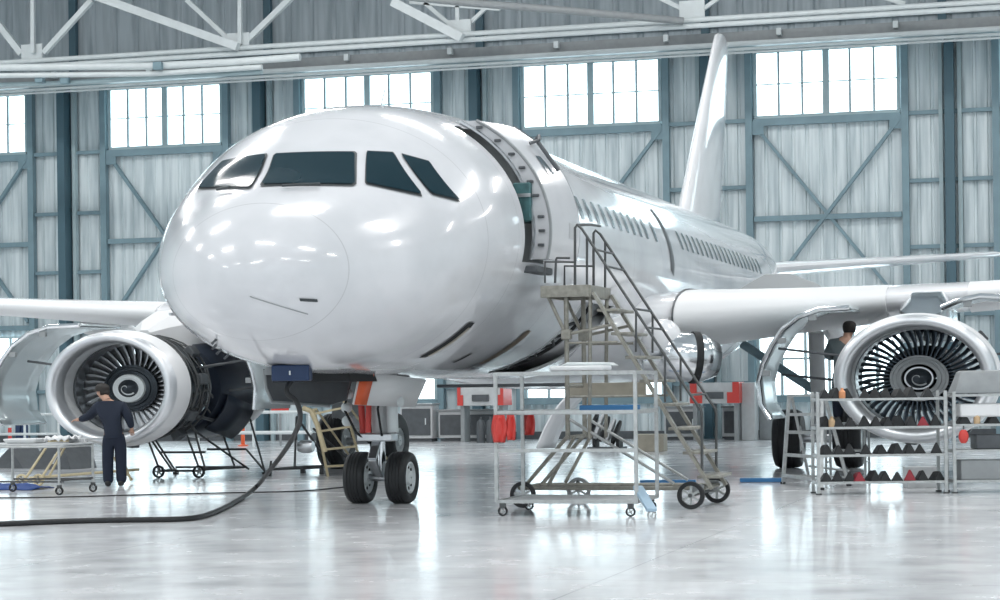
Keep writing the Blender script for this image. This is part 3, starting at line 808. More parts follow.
for x, z in ((-0.48, 1.42), (-0.47, 1.22), (-0.46, 1.62), (0.34, 1.5)):
    MB().sphere((x, 5.05, z), 0.085, 12).build('gear_lamp', 'pale', ng)
MB().path([V((-0.4, 5.05, 1.85)), V((-0.5, 5.0, 1.4)), V((-0.3, 4.96, 1.05)), V((-0.1, 5.0, 0.9))], 0.02, 8).build('gear_hose', 'black', ng)
MB().path([V((0.12, 5.0, 1.85)), V((0.06, 4.9, 1.4)), V((0.1, 4.95, 1.0))], 0.018, 8).build('gear_hose', 'black', ng)
# nose gear bay and doors
MB().box((-0.35, 4.6, 1.93), (1.15, 2.6, 0.26)).build('nose_gear_bay', 'black', PLN)
pd = [(0.103, 4.050, 1.950), (0.644, 5.400, 1.821), (0.452, 5.400, 1.416), (-0.010, 4.050, 1.474)]
ndo = MB().loft([[V(pd[0]), V(pd[1])], [V(pd[3]), V(pd[2])]], False, False).build('nose_gear_door', 'white2', PLN, solid=0.035)
st = [V(pd[0]).lerp(V(pd[1]), 0.02), V(pd[0]).lerp(V(pd[1]), 0.21), V(pd[3]).lerp(V(pd[2]), 0.21), V(pd[3]).lerp(V(pd[2]), 0.02)]
of = V((0.02, -0.045, 0))
MB().loft([[st[0] + of, st[1] + of], [st[3] + of, st[2] + of]], False, False).build('door_warning_stripe', 'orange', ndo, solid=0.01)
ps = [(-1.362, 4.000, 1.999), (-0.364, 4.900, 1.871), (-0.431, 4.900, 1.534), (-0.607, 4.700, 1.465), (-1.285, 4.100, 1.536)]
MB().sweep([V(p) for p in ps], (0.0, 0.06, 0)).build('nose_gear_door', 'dkgrey', PLN)
MB().path([(-1.325, 3.950, 1.984), (-1.298, 3.950, 1.725), (-1.229, 4.000, 1.522), (-0.569, 4.600, 1.451)], 0.025, 8).build('door_edge', 'grey', PLN)

for sg in (1, -1):
    x0 = 3.795 * WID * sg
    if sg > 0: x0 = 4.82
    mg = MB().path([V((x0, 17.4, 2.7)), V((x0, 17.64, 1.2)), V((x0, 17.64, 0.6))], [0.16, 0.15, 0.13], 16).build('main_gear', 'ltgrey', PLN)
    MB().tube((x0 - 0.62, 17.64, 0.585), (x0 + 0.62, 17.64, 0.585), 0.08, 12).build('axle', 'alu', mg)
    for dx in (-0.60, 0.60): wheel(mg, (x0 + dx, 17.64, 0.585), 0.585, 0.56, 0.27, rimmat='pale')
    MB().path([V((x0, 17.6, 1.5)), V((x0 - sg * 1.5, 17.5, 2.5))], 0.09, 10).build('side_brace', 'teal', mg)
    if sg < 0: MB().box((x0 + sg * 0.2, 17.35, 1.65), (0.75, 0.05, 1.3)).build('leg_door', 'grey', mg, bevel=0.01)
    tl = MB(); tl.beam((x0, 17.45, 1.2), (x0, 17.15, 0.85), 0.22, 0.07); tl.beam((x0, 17.15, 0.85), (x0, 17.5, 0.6), 0.2, 0.07); tl.build('torque_link', 'alu', mg, bevel=0.01)

# rounded duct under the near wing root
dc = MB(); cpts = [(2.560, 11.600, 2.131), (2.990, 11.750, 2.195), (3.507, 12.000, 2.155), (3.761, 12.150, 2.117)]
dc.path([V(p) for p in cpts], [0.20, 0.42, 0.44, 0.30], 28); dco = dc.build('wing_root_duct', 'chrome', PLN, smooth=70)
MB().path([V(cpts[1]).lerp(V(cpts[2]), 0.72), V(cpts[1]).lerp(V(cpts[2]), 0.92)], 0.455, 28).build('duct_band', 'black', dco)
MB().sphere((2.887, 11.750, 2.476), 0.40, 24, (0.9, 1, 0.95)).build('landing_light_fairing', 'white', PLN, smooth=70)


# ------------------------------------------------------------------ wheeled boarding steps at the open door
ST = thing('boarding_steps', 'tall wheeled steel steps with handrails leading up to the open front door', 'stairs', (3.9, 4.9, 0))
YN, YF = 4.35, 5.45


def both(y): return (y, y + 1.1)


def small_wheel(parent, c, R, W, ax=(0, 1, 0), name='wheel', spokes=5, m='rubber', hub='steel2'):
    w = MB().lathe([(R * 0.70, -W / 2), (R * 0.96, -W / 2), (R, -W * 0.3), (R, W * 0.3), (R * 0.96, W / 2), (R * 0.70, W / 2), (R * 0.70, -W / 2)], c, ax, 32).build(name, m, parent)
    s = MB(); c = V(c); a = V(ax).normalized(); e1 = a.orthogonal().normalized(); e2 = a.cross(e1)
    s.tube(c - a * W * 0.6, c + a * W * 0.6, R * 0.22, 14)
    for k in range(spokes):
        d = e1 * math.cos(2 * PI * k / spokes + 0.3) + e2 * math.sin(2 * PI * k / spokes + 0.3)
        s.beam(c + d * R * 0.15, c + d * R * 0.74, R * 0.16, W * 0.5, a)
    s.build('wheel_spokes', hub, w)
    return w


PLAT_Z = 3.08
pa, pb = V((2.731, 4.350, 3.090)), V((3.408, 4.350, 3.073))
MB().box(((pa.x + pb.x) / 2, 4.9, PLAT_Z), (pb.x - pa.x, 1.2, 0.05)).build('platform', 'steel', ST, bevel=0.01)
fr = MB()
for y in (YN - 0.05, YF + 0.05): fr.beam((pa.x, y, PLAT_Z - 0.06), (pb.x, y, PLAT_Z - 0.06), 0.05, 0.16)
for x in (pa.x, pb.x): fr.beam((x, YN - 0.05, PLAT_Z - 0.06), (x, YF + 0.05, PLAT_Z - 0.06), 0.05, 0.16)
fr.build('platform_frame', 'steel', ST, smooth=0)
top = V((3.506, 4.350, 2.918)); bot = V((5.089, 4.350, 0.265))
for y in (YN, YF): MB().beam((top.x - 0.05, y, top.z + 0.08), (bot.x, y, bot.z), 0.045, 0.11, (0, 1, 0)).build('stringer', 'steel', ST, smooth=0)
NSTEP = 8
for k in range(NSTEP):
    t = (k + 0.6) / NSTEP; x = lerp(top.x, bot.x, t); z = lerp(top.z, bot.z, t)
    MB().box((x + 0.02, (YN + YF) / 2, z + 0.03), (0.30, YF - YN - 0.04, 0.04)).build('step', 'steel', ST, bevel=0.008)
for dy in (0, 1.1):
    r = MB()
    r.path([V(q) + V((0, dy, 0)) for q in ((2.906, 4.350, 3.142), (2.924, 4.350, 3.463), (2.939, 4.350, 3.491), (3.126, 4.350, 3.485))], 0.018, 8) if dy == 0 else None
    r.path([V(q) + V((0, dy, 0)) for q in ((3.193, 4.350, 3.079), (3.204, 4.350, 3.901), (3.233, 4.350, 3.942), (3.304, 4.350, 3.884), (4.855, 4.350, 1.486), (4.951, 4.350, 1.348), (4.963, 4.350, 1.265), (4.953, 4.350, 0.470))], 0.020, 8)
    r.path([V(q) + V((0, dy, 0)) for q in ((3.364, 4.350, 3.033), (3.374, 4.350, 3.784))], 0.018, 8)
    r.path([V(q) + V((0, dy, 0)) for q in ((2.761, 4.350, 3.146), (2.765, 4.350, 3.440), (3.197, 4.350, 3.427))], 0.016, 8)
    r.path([V(q) + V((0, dy, 0)) for q in ((4.050, 4.350, 2.158), (4.058, 4.350, 2.725))], 0.016, 8)
    r.path([V(q) + V((0, dy, 0)) for q in ((4.450, 4.350, 1.462), (4.458, 4.350, 2.096))], 0.016, 8)
    r.build('handrail', 'dksteel', ST)
tp = MB(); tp.path([(3.233, 4.350, 3.942), (3.286, 4.900, 3.986), (3.301, 5.450, 4.003)], 0.020, 8); tp.build('handrail', 'dksteel', ST)
for (u0, v0), (u1, v1) in (((0, 0), (0, 0)),):
    pass
for t in (0.12, 0.22, 0.47, 0.58, 0.97):
    cb_ = MB()
    a = V((3.304, 4.350, 3.884)).lerp(V((4.855, 4.350, 1.486)), t); cb_.tube(a, a + V((0, 1.1, 0)), 0.016, 8)
    cb_.build('cross_rail', 'dksteel', ST)
# supporting tower
leg = MB()
xL, xR = 2.98, 3.42
for y in (YN + 0.05, YF - 0.05):
    MB().tube((3.05, y, PLAT_Z - 0.1), (3.05, y, 0.95), 0.035, 10).build('post', 'steel', ST)
    MB().tube((3.40, y, PLAT_Z - 0.1), (3.36, y, 0.95), 0.028, 10).build('post', 'steel', ST)
    MB().tube((pa.x + 0.05, y, PLAT_Z - 0.1), (3.04, y, 2.42), 0.026, 8).build('strut', 'steel', ST)
    MB().tube((3.72, y, 2.55), (3.06, y, 2.42), 0.022, 8).build('strut', 'steel', ST)
    MB().tube((3.05, y, 1.0), (2.40, y, 0.28), 0.028, 8).build('strut', 'steel', ST)
    MB().tube((3.15, y, 1.0), (2.75, y, 0.30), 0.026, 8).build('strut', 'steel', ST)
    MB().tube((3.05, y, 1.25), (4.55, y, 0.34), 0.022, 8).build('strut', 'steel2', ST)
    MB().tube((2.35, y, 0.27), (4.98, y, 0.27), 0.028, 8).build('base_rail', 'steel', ST)
    MB().box((3.05, y, 2.42), (0.14, 0.12, 0.14)).build('clamp', 'steel', ST, bevel=0.015)
    MB().tube((3.06, y, 1.55), (4.28, y, 1.55), 0.018, 8).build('brace', 'steel', ST)
    MB().tube((3.06, y, 2.30), (3.78, y, 2.30), 0.018, 8).build('brace', 'steel', ST)
for x, z in ((2.35, 0.27), (4.98, 0.27), (3.05, 0.98), (3.05, 1.7)): MB().tube((x, YN, z), (x, YF, z), 0.026, 8).build('cross_tube', 'steel', ST)
MB().box((3.42, 5.3, 1.64), (1.12, 0.05, 0.20)).build('kick_board', 'tan', ST, bevel=0.008)
MB().tube((4.84, 4.05, 0.19), (4.84, 5.75, 0.19), 0.028, 10).build('axle', 'dksteel', ST)
small_wheel(ST, (4.84, 4.12, 0.19), 0.19, 0.07, spokes=6); small_wheel(ST, (4.93, 5.62, 0.19), 0.19, 0.07, spokes=6)
small_wheel(ST, (2.42, 4.28, 0.185), 0.185, 0.06, spokes=5); small_wheel(ST, (2.86, 5.75, 0.18), 0.18, 0.06, spokes=6, m='grey')
for x, y in ((2.42, 4.34), (2.86, 5.68)): MB().tube((x, y, 0.17), (x, y, 0.32), 0.02, 8).build('caster_fork', 'dksteel', ST)
for x, y in ((4.98, YN), (4.98, YF)): MB().box((4.9, y, 0.27), (0.16, 0.1, 0.12)).build('axle_bracket', 'grey', ST, bevel=0.01)

# ------------------------------------------------------------------ low tube rack on casters in front of the steps
RK = thing('tube_rack', 'pale grey open tube rack on casters standing in front of the boarding steps', 'rack', (3.45, 3.3, 0))
RY0, RY1 = 2.50, 3.80
xa, xb = 2.56, 4.44
zs = {'top': 1.87, 'mid': 1.36, 'low': 0.86, 'bot': 0.19}
for y in (RY0, RY1):
    for x in (xa, xb): MB().box((x, y, 1.03), (0.045, 0.045, 1.70)).build('post', 'steel2', RK, smooth=0)
    for nm, z in zs.items():
        if nm == 'low' and y == RY1: continue
        MB().beam((xa, y, z), (xb, y, z), 0.035, 0.045).build('rail', 'steel2', RK, smooth=0)
for x in (xa, xb):
    for z in (1.87, 1.36, 0.19): MB().beam((x, RY0, z), (x, RY1, z), 0.035, 0.045).build('rail', 'steel2', RK, smooth=0)
MB().box(((xa + xb) / 2, (RY0 + RY1) / 2, 1.335), (xb - xa - 0.05, RY1 - RY0 - 0.05, 0.015)).build('shelf', 'ltgrey', RK, smooth=0)
MB().box(((xa + xb) / 2, (RY0 + RY1) / 2, 0.185), (xb - xa - 0.05, RY1 - RY0 - 0.05, 0.03)).build('shelf', 'ltgrey', RK, smooth=0)
for x in (xa + 0.08, xb - 0.08):
    for y in (RY0, RY1):
        w = small_wheel(RK, (x, y, 0.065), 0.065, 0.045, name='caster', spokes=4)
        MB().box((x, y, 0.135), (0.07, 0.07, 0.07)).build('caster_fork', 'dksteel', w)
b = MB().box((3.96, 3.1, 1.395), (0.80, 0.14, 0.095)).build('blue_bar', 'blue', bevel=0.012); tag(recentre(b), 'long blue plastic bar lying on the middle shelf of the tube rack', 'bar')
b = MB().box((3.62, 2.9, 1.935), (0.72, 0.55, 0.06)).build('white_panel', 'white2', bevel=0.02)
b.name = 'panel_cover'; tag(recentre(b), 'flat white panel lying on top of the tube rack', 'panel')
b = MB().sweep([V((3.25, 3.2, 1.965)), V((4.0, 3.2, 1.965)), V((3.92, 3.2, 2.01)), V((3.36, 3.2, 2.02))], (0, 0.35, 0)).build('tray', 'pale', bevel=0.02); tag(recentre(b), 'shallow pale tray set behind the flat panel on the tube rack', 'tray')


def flag(x, y, ztop, w, h, label, m='orange'):
    rows = []
    for j in range(9):
        t = j / 8; rows.append([V((x + w * (i / 6 - 0.5) * (0.55 + 0.55 * math.sin(PI * min(1, t * 0.8 + 0.1))), y + 0.025 * math.sin(i * 1.7 + 3 * t), ztop - h * t)) for i in range(7)])
    o = MB().grid(rows).build('warning_streamer', m, solid=0.012); return tag(recentre(o), label, 'streamer', 'red streamers on the tube rack')


flag(2.62, 2.44, 1.33, 0.20, 0.36, 'red streamer hanging at the left end post of the tube rack', 'red')
flag(2.78, 2.44, 1.33, 0.13, 0.33, 'narrow red streamer hanging just right of the end post', 'red')
flag(2.64, 3.86, 1.33, 0.16, 0.30, 'red streamer hanging on the rear post of the tube rack', 'red')
b = MB().box((4.58, 2.35, 0.245), (0.13, 0.9, 0.05), mtx=Matrix.Rotation(0.42, 3, 'Z') @ Matrix.Rotation(0.28, 3, 'X')).build('tow_handle', 'paleblue', RK, bevel=0.01)
b['label'] = 'pale blue lowered tow handle'


# ------------------------------------------------------------------ steel shelf racks of black wedges in front of the right-hand engine
ORD = ['first', 'second', 'third', 'fourth', 'fifth', 'sixth', 'seventh', 'eighth', 'ninth', 'tenth', 'eleventh', 'twelfth']
RA = 0.2823                       # both racks stand square to the aisle, turned a little from the wall


def shelf_rack(name, label, loc, W, D, zsh, H):
    t = thing(name, label, 'shelf rack', loc, RA, local=True)
    for x in (0, W):
        for y in (0, D): MB().box((x, y, H / 2), (0.046, 0.045, H)).build('post', 'steel2', t, smooth=0)
    for z in zsh:
        s = MB().box((W / 2, D / 2, z - 0.012), (W - 0.05, D - 0.03, 0.015)).build('shelf', 'ltgrey', t, smooth=0)
        for y in (0, D): MB().beam((0, y, z - 0.02), (W, y, z - 0.02), 0.035, 0.036).build('shelf_rail', 'steel2', t, smooth=0)
        for x in (0, W): MB().beam((x, 0, z - 0.02), (x, D, z - 0.02), 0.04, 0.05).build('shelf_rail', 'steel2', t, smooth=0)
    for x in (0, W):
        for y in (0, D): MB().box((x, y, 0.012), (0.08, 0.075, 0.024)).build('foot', 'dksteel', t, smooth=0)
    return t


R1 = V((6.10, 7.75, 0)); ex = V((math.cos(RA), math.sin(RA), 0)); ey = V((-math.sin(RA), math.cos(RA), 0))
ZS1 = [0.20, 0.61, 1.03, 1.46]
shelf_rack('shelf_rack', 'grey steel shelf rack with four rows of black wedges before the right engine', R1, 1.93, 0.55, ZS1, 1.56)
R2 = R1 + ex * 2.06
shelf_rack('shelf_rack', 'grey steel shelf rack at the right edge beside the rack of black wedges', R2, 1.9, 0.55, [0.20, 0.66, 1.05, 1.5], 1.54)


def wedge_mesh():
    mb = MB()
    a, b, h = 0.092, 0.13, 0.16
    mb.add([(-a, -b, 0), (a, -b, 0), (a, b, 0), (-a, b, 0), (-0.012, -b * 0.8, h), (0.012, -b * 0.8, h), (0.012, b * 0.8, h * 0.9), (-0.012, b * 0.8, h * 0.9)],
           [(3, 2, 1, 0), (0, 1, 5, 4), (1, 2, 6, 5), (2, 3, 7, 6), (3, 0, 4, 7), (4, 5, 6, 7)])
    return mb


proto = wedge_mesh().build('wheel_chock', 'rubber', bevel=0.01)
redw = wedge_mesh().build('wheel_chock', M['dkred'], bevel=0.01)
grw = wedge_mesh().build('wheel_chock', M['dkgrey'], bevel=0.01)
used = {}
ROWS = [('lowest', 0, [0.13, 0.32, 0.51, 0.62, 0.85, 1.02, 1.22, 1.42, 1.60, 1.82]), ('second lowest', 1, [0.13, 0.33, 0.50, 0.75, 0.97, 1.19, 1.40, 1.58, 1.82]),
        ('third', 2, [0.12, 0.30, 0.52, 0.74, 0.90, 1.06, 1.24, 1.42, 1.63, 1.82]), ('top', 3, [0.12, 0.28, 0.45, 0.74, 0.90, 1.06, 1.24, 1.42, 1.70])]
for nm, k, xs in ROWS:
    for i, x in enumerate(xs):
        src = redw if (k, i) in ((0, 3), (0, 7), (2, 8)) else proto
        o = src if src not in used else src.copy()
        if src in used: COL.objects.link(o)
        used[src] = 1
        p = R1 + ex * x + ey * (0.16 + 0.03 * ((i * 7 + k) % 3)) + V((0, 0, ZS1[k] - 0.0045))
        o.location = p; o.rotation_euler = (0, 0, RA + 0.25 * math.sin(i * 5.1 + k)); o.scale = (1, 1, 0.9 + 0.16 * ((i * 5 + k) % 3) / 2)
        tag(o, '%s wedge, %s from the left on the %s shelf of the steel rack' % ('red' if src is redw else 'black', ORD[i], nm), 'chock', 'wedges on the steel rack')
for i, (x, z, m) in enumerate(((0.18, 1.05, 'b'), (0.62, 1.05, 'b'), (1.1, 1.05, 'b'))):
    o = proto.copy(); COL.objects.link(o); o.location = R2 + ex * x + ey * 0.2 + V((0, 0, z - 0.0045)); o.rotation_euler = (0, 0, RA); o.scale = (1.1, 1.1, 1.0)
    tag(o, 'black wedge, %s from the left on the rack at the right edge' % ORD[i], 'chock', 'wedges on the right-edge rack')
COL.objects.unlink(grw); bpy.data.objects.remove(grw)

# small orange bits among the wedges
for i, (q, lab) in enumerate(((R1 + ex * 0.385 + ey * 0.08 + V((0, 0, 1.456)), 'small orange bottle standing near the left end of the top shelf'), (R1 + ex * 0.22 + ey * 0.06 + V((0, 0, 1.026)), 'small tan bottle near the left end of the third shelf'),
                              (R2 + ex * 0.36 + ey * 0.06 + V((0, 0, 1.046)), 'small tan bottle between wedges on the right-edge rack'))):
    c = MB().lathe([(0.001, 0), (0.045, 0), (0.05, 0.02), (0.05, 0.10), (0.022, 0.135), (0.022, 0.16), (0.001, 0.16)], q, (0, 0, 1), 16).build('spray_bottle', mat('bottle_orange_%d' % i, (0.75, 0.33, 0.16) if i == 0 else (0.6, 0.42, 0.25), 0.5))
    tag(recentre(c), lab, 'bottle')
q = R2 + ex * 0.13 + ey * -0.05 + V((0, 0, 0.86))
rl = MB().sphere(q, 0.075, 14, (1, 0.6, 1.5)).build('red_lantern', 'red'); rl.name = 'warning_lantern'
tag(recentre(rl), 'red warning lantern hung on the front post of the right-edge rack', 'lantern')
hk = MB().path([q + V((0, 0, 0.11)), q + V((0, 0.01, 0.14)), q + V((0.0, 0.03, 0.155))], 0.012, 8).build('lantern_hook', 'dksteel', rl); hk.location = -rl.location

# dark hopper on the right-edge rack, toolbox and crate behind
hp = MB(); zc = 1.505
b0 = R2 + ex * 0.48 + ey * 0.28
hp.loft([[b0 + ex * (sx * w) + ey * (sy * d) + V((0, 0, z)) for sx, sy in ((-1, -1), (1, -1), (1, 1), (-1, 1))] for w, d, z in ((0.46, 0.24, zc), (0.45, 0.24, zc + 0.04), (0.34, 0.17, zc + 0.33), (0.30, 0.15, zc + 0.35))])
tag(recentre(hp.build('equipment_hood', 'grey', bevel=0.015)), 'dark grey tapered hood standing on top of the right-edge rack', 'hood')
wb = MB().box(R2 + ex * 0.95 + ey * 0.28 + V((0, 0, 1.32)), (1.7, 0.5, 0.20), RA).build('storage_bin', 'white2', bevel=0.03); wb.location.z += 0.0
tag(recentre(wb), 'long white bin on the third shelf of the right-edge rack', 'bin')
wb.location.z = 1.15
tx = MB().box(R2 + ex * 0.95 + ey * 0.28 + V((0, 0, 0.77)), (1.2, 0.42, 0.22), RA).build('tool_case', 'dkgrey', bevel=0.02); tag(recentre(tx), 'black tool case on the second shelf of the right-edge rack', 'case')
MB_h = MB().box(R2 + ex * 0.95 + ey * 0.05 + V((0, 0, 0.90)), (0.3, 0.03, 0.04), RA).build('handle', 'steel2', tx, smooth=0); MB_h.location = -tx.location
lb = MB().box(R2 + ex * 0.98 + ey * 0.28 + V((0, 0, 0.345)), (1.75, 0.46, 0.30), RA).build('storage_bin', 'grey', bevel=0.02); tag(recentre(lb), 'large grey bin on the lowest shelf of the right-edge rack', 'bin')
gb = MB().box((7.438, 10.000, 0.171), (0.52, 0.36, 0.34), RA).build('carton', 'ltgrey', bevel=0.01); gb = recentre(gb); gb.location.z = 0.0
tag(gb, 'plain grey carton on the floor behind the steel shelf rack', 'box')

# folding step ladder left of the rack
LD = thing('step_ladder', 'light grey folding step ladder standing left of the shelf rack', 'ladder', (5.4, 10.6, 0))
t0, t1 = V((5.233, 10.750, 1.467)), V((5.819, 10.450, 1.480))
b0_, b1_ = V((5.057, 11.141, -0.000)), V((5.958, 9.225, 0.000))
b1_.z = 0
for a, b in ((t0, b0_), (t1, b1_)): MB().beam(b, a, 0.05, 0.07).build('stile', 'steel2', LD, smooth=0)
back = V((0.28, 1.25, 0))
for a, b in ((t0, b0_), (t1, b1_)): MB().beam(b + back, a + V((0.03, 0.12, 0)), 0.04, 0.05).build('rear_stile', 'steel2', LD, smooth=0)
for t in (0.10, 0.34, 0.60, 0.80):
    MB().beam(b0_.lerp(t0, t), b1_.lerp(t1, t), 0.07, 0.05).build('rung', 'steel2', LD, smooth=0)
MB().beam(t0 + V((0, 0.06, 0.02)), t1 + V((0, 0.06, 0.02)), 0.16, 0.04).build('top_step', 'steel2', LD, smooth=0)
MB().tube(b0_.lerp(t0, 0.1) + back * 0.05, b1_.lerp(t1, 0.1) + back * 0.9, 0.018, 8).build('brace', 'steel2', LD)
MB().tube(b0_ + back + V((0, 0, 0.25)), b1_ + back + V((0, 0, 0.25)), 0.018, 8).build('brace', 'steel2', LD)
for i, b in enumerate((b0_, b1_, b0_ + back, b1_ + back)): MB().box(b + V((0, 0, 0.02)), (0.08, 0.09, 0.04)).build('foot', 'rubber', LD, bevel=0.008)

# blue foam bars lying on the floor
for q, w, lab in (((4.611, 11.716, 0.040), 0.75, 'blue foam bar lying on the floor left of the step ladder'), ((3.121, 10.976, 0.040), 0.95, 'thin blue bar lying on the floor beyond the steps')):
    tag(recentre(MB().box(q, (w, 0.16, 0.07), 0.1).build('floor_bar', 'blue', bevel=0.012)), lab, 'bar')


# ------------------------------------------------------------------ mechanic at the left engine
PS = thing('person', 'person in dark navy workwear and dark cap reaching left toward the left engine inlet', 'person', (-6.733, 9.963, 0.000), RA, local=True)


def skin_mesh(name, nodes, edges, m, parent, sub=2, root=0):
    """nodes: (x, y, z, radius); grown into one smooth surface along the edges."""
    me = bpy.data.meshes.new(name); me.from_pydata([n[:3] for n in nodes], edges, []); me.update()
    ob = bpy.data.objects.new(name, me); COL.objects.link(ob); ob.parent = parent
    md = ob.modifiers.new('skin', 'SKIN'); md.use_smooth_shade = True
    if not me.skin_vertices: me.skin_vertices.new()
    for i, n in enumerate(nodes):
        r = n[3]; me.skin_vertices[0].data[i].radius = r if isinstance(r, tuple) else (r, r)
        me.skin_vertices[0].data[i].use_root = (i == root)
    ob.modifiers.new('sub', 'SUBSURF').levels = sub; ob.modifiers['sub'].render_levels = sub
    me.materials.append(M[m]); return ob


# joints: x to the picture's right, y away from the camera, z up
N = [(-0.02, 0.03, 0.97, 0.13), (-0.04, 0.03, 1.15, 0.125), (-0.07, 0.04, 1.38, 0.14), (-0.13, 0.06, 1.535, 0.06), (-0.185, 0.09, 1.61, 0.075), (-0.225, 0.11, 1.69, 0.105), (-0.235, 0.11, 1.76, 0.085),
     (-0.30, 0.08, 1.455, 0.065), (-0.50, 0.20, 1.25, 0.048), (-0.68, 0.30, 1.20, 0.034), (-0.745, 0.33, 1.195, 0.033),
     (0.15, 0.05, 1.46, 0.065), (0.26, 0.02, 1.22, 0.05), (0.29, 0.12, 1.05, 0.034), (0.285, 0.17, 0.985, 0.033),
     (-0.12, 0.03, 0.90, 0.10), (-0.13, 0.03, 0.50, 0.065), (-0.115, 0.0, 0.09, 0.045), (-0.14, 0.14, 0.045, 0.04),
     (0.09, 0.04, 0.90, 0.10), (0.105, 0.03, 0.50, 0.065), (0.11, 0.0, 0.09, 0.045), (0.09, 0.15, 0.045, 0.04),
     (-0.325, 0.15, 1.675, 0.022), (-0.285, 0.14, 1.625, 0.035)]
E_ = [(0, 1), (1, 2), (2, 3), (3, 4), (4, 5), (5, 6), (2, 7), (7, 8), (8, 9), (9, 10), (2, 11), (11, 12), (12, 13), (13, 14), (0, 15), (15, 16), (16, 17), (17, 18), (0, 19), (19, 20), (20, 21), (21, 22), (5, 23), (4, 24)]


def fingers(wrist, palm, spread, curl):
    base = len(N); p = V(N[palm][:3]); d = (p - V(N[wrist][:3])).normalized(); s = V(spread).normalized(); c = V(curl)
    for k, (o, L) in enumerate(((-0.030, 0.068), (-0.010, 0.080), (0.010, 0.076), (0.030, 0.060))):
        a = p + d * 0.035 + s * o; b = a + d * L * 0.5 + c * 0.008; e = b + d * L * 0.45 + c * 0.024
        i = len(N); N.extend([(*a, 0.011), (*b, 0.0095), (*e, 0.008)]); E_.extend([(palm, i), (i, i + 1), (i + 1, i + 2)])
    a = p - d * 0.01 - s * 0.038; b = a + d * 0.035 - s * 0.02; i = len(N)
    N.extend([(*a, 0.012), (*b, 0.010)]); E_.extend([(palm, i), (i, i + 1)])


fingers(9, 10, (0.3, -1, 0.2), (0, 0, -1)); fingers(13, 14, (1, 0, 0.1), (0, 1, 0))
body = skin_mesh('body', N, E_, 'skin', PS)
J = [(-0.01, 0.03, 0.82, (0.20, 0.185)), (-0.015, 0.03, 0.95, (0.205, 0.19)), (-0.04, 0.03, 1.12, (0.185, 0.165)), (-0.07, 0.04, 1.36, (0.205, 0.18)), (-0.12, 0.055, 1.50, 0.085), (-0.135, 0.06, 1.555, 0.075),
     (-0.29, 0.07, 1.43, 0.115), (-0.50, 0.20, 1.25, 0.085), (-0.69, 0.305, 1.20, 0.055), (0.15, 0.05, 1.42, 0.115), (0.262, 0.02, 1.22, 0.088), (0.29, 0.12, 1.04, 0.058)]
skin_mesh('jacket', J, [(0, 1), (1, 2), (2, 3), (3, 4), (4, 5), (3, 6), (6, 7), (7, 8), (3, 9), (9, 10), (10, 11)], 'navy', PS)
T = [(-0.015, 0.03, 1.05, 0.15), (-0.015, 0.03, 0.90, 0.165), (-0.11, 0.03, 0.78, 0.135), (-0.13, 0.03, 0.46, 0.108), (-0.12, 0.01, 0.04, 0.10), (0.09, 0.035, 0.78, 0.135), (0.11, 0.03, 0.46, 0.108), (0.115, 0.01, 0.04, 0.10)]
skin_mesh('trousers', T, [(0, 1), (1, 2), (2, 3), (3, 4), (1, 5), (5, 6), (6, 7)], 'navy2', PS)
for sx, yy in ((-0.125, 0.0), (0.105, 0.0)):
    S = [(sx + 0.008, yy - 0.09, 0.06, 0.058), (sx, yy + 0.04, 0.06, 0.06), (sx - 0.03, yy + 0.2, 0.05, 0.05)]
    skin_mesh('shoe', S, [(0, 1), (1, 2)], 'rubber', PS)
cp = MB(); c0 = V((-0.225, 0.11, 1.725))
cp.loft([[c0 + V((0.128 * math.cos(a) * r, 0.112 * math.sin(a) * r, z)) for a in [2 * PI * k / 24 for k in range(24)]] for r, z in ((1.0, -0.02), (1.02, 0.02), (0.96, 0.065), (0.78, 0.10), (0.4, 0.12), (0.05, 0.125))])
cp.build('cap', 'hair', PS, smooth=60)
cp = MB(); cp.loft([[c0 + V((-0.105 - 0.0 * t, 0.03 + 0.06 * math.cos(PI * k / 8), 0.0)) for k, t in [(q, 0) for q in range(9)]], [c0 + V((-0.105 - 0.085 * math.sin(PI * k / 8) - 0.01, 0.03 + 0.075 * math.cos(PI * k / 8), -0.012)) for k in range(9)]], False, False)
cp.build('cap_peak', 'hair', PS, solid=0.008)
hr = MB().loft([[c0 + V((0.112 * math.cos(a) * r + 0.012, 0.100 * math.sin(a) * r, z)) for a in [-1.9 + 3.8 * k / 14 for k in range(15)]] for r, z in ((0.92, -0.085), (1.0, -0.05), (1.02, -0.01))], False, False)
hr.build('hair', 'hair', PS, solid=0.012)


# a second worker, half hidden behind the right engine on a low platform
WPY = 13.0
wx = (5.925, 13.000, 2.618)[0]
WP = thing('work_platform', 'low tube work platform behind the right engine under the open cowl', 'platform', (wx, WPY, 0), 0.0)
MB().box((wx, WPY, 0.97), (0.75, 0.7, 0.04)).build('deck', 'grey', WP, bevel=0.01)
for dx in (-0.34, 0.34):
    for dy in (-0.31, 0.31): MB().tube((wx + dx, WPY + dy, 0), (wx + dx, WPY + dy, 0.955), 0.022, 8).build('leg', 'steel2', WP)
    MB().tube((wx + dx, WPY - 0.31, 0.3), (wx + dx, WPY + 0.31, 0.3), 0.016, 8).build('brace', 'steel2', WP)
for dy in (-0.31, 0.31): MB().tube((wx - 0.34, WPY + dy, 0.5), (wx + 0.34, WPY + dy, 0.5), 0.016, 8).build('brace', 'steel2', WP)
P2 = thing('person', 'person in grey jacket and dark trousers bending over the right engine under its open cowl', 'person', (wx - 0.03, WPY, 0.99), RA, local=True)
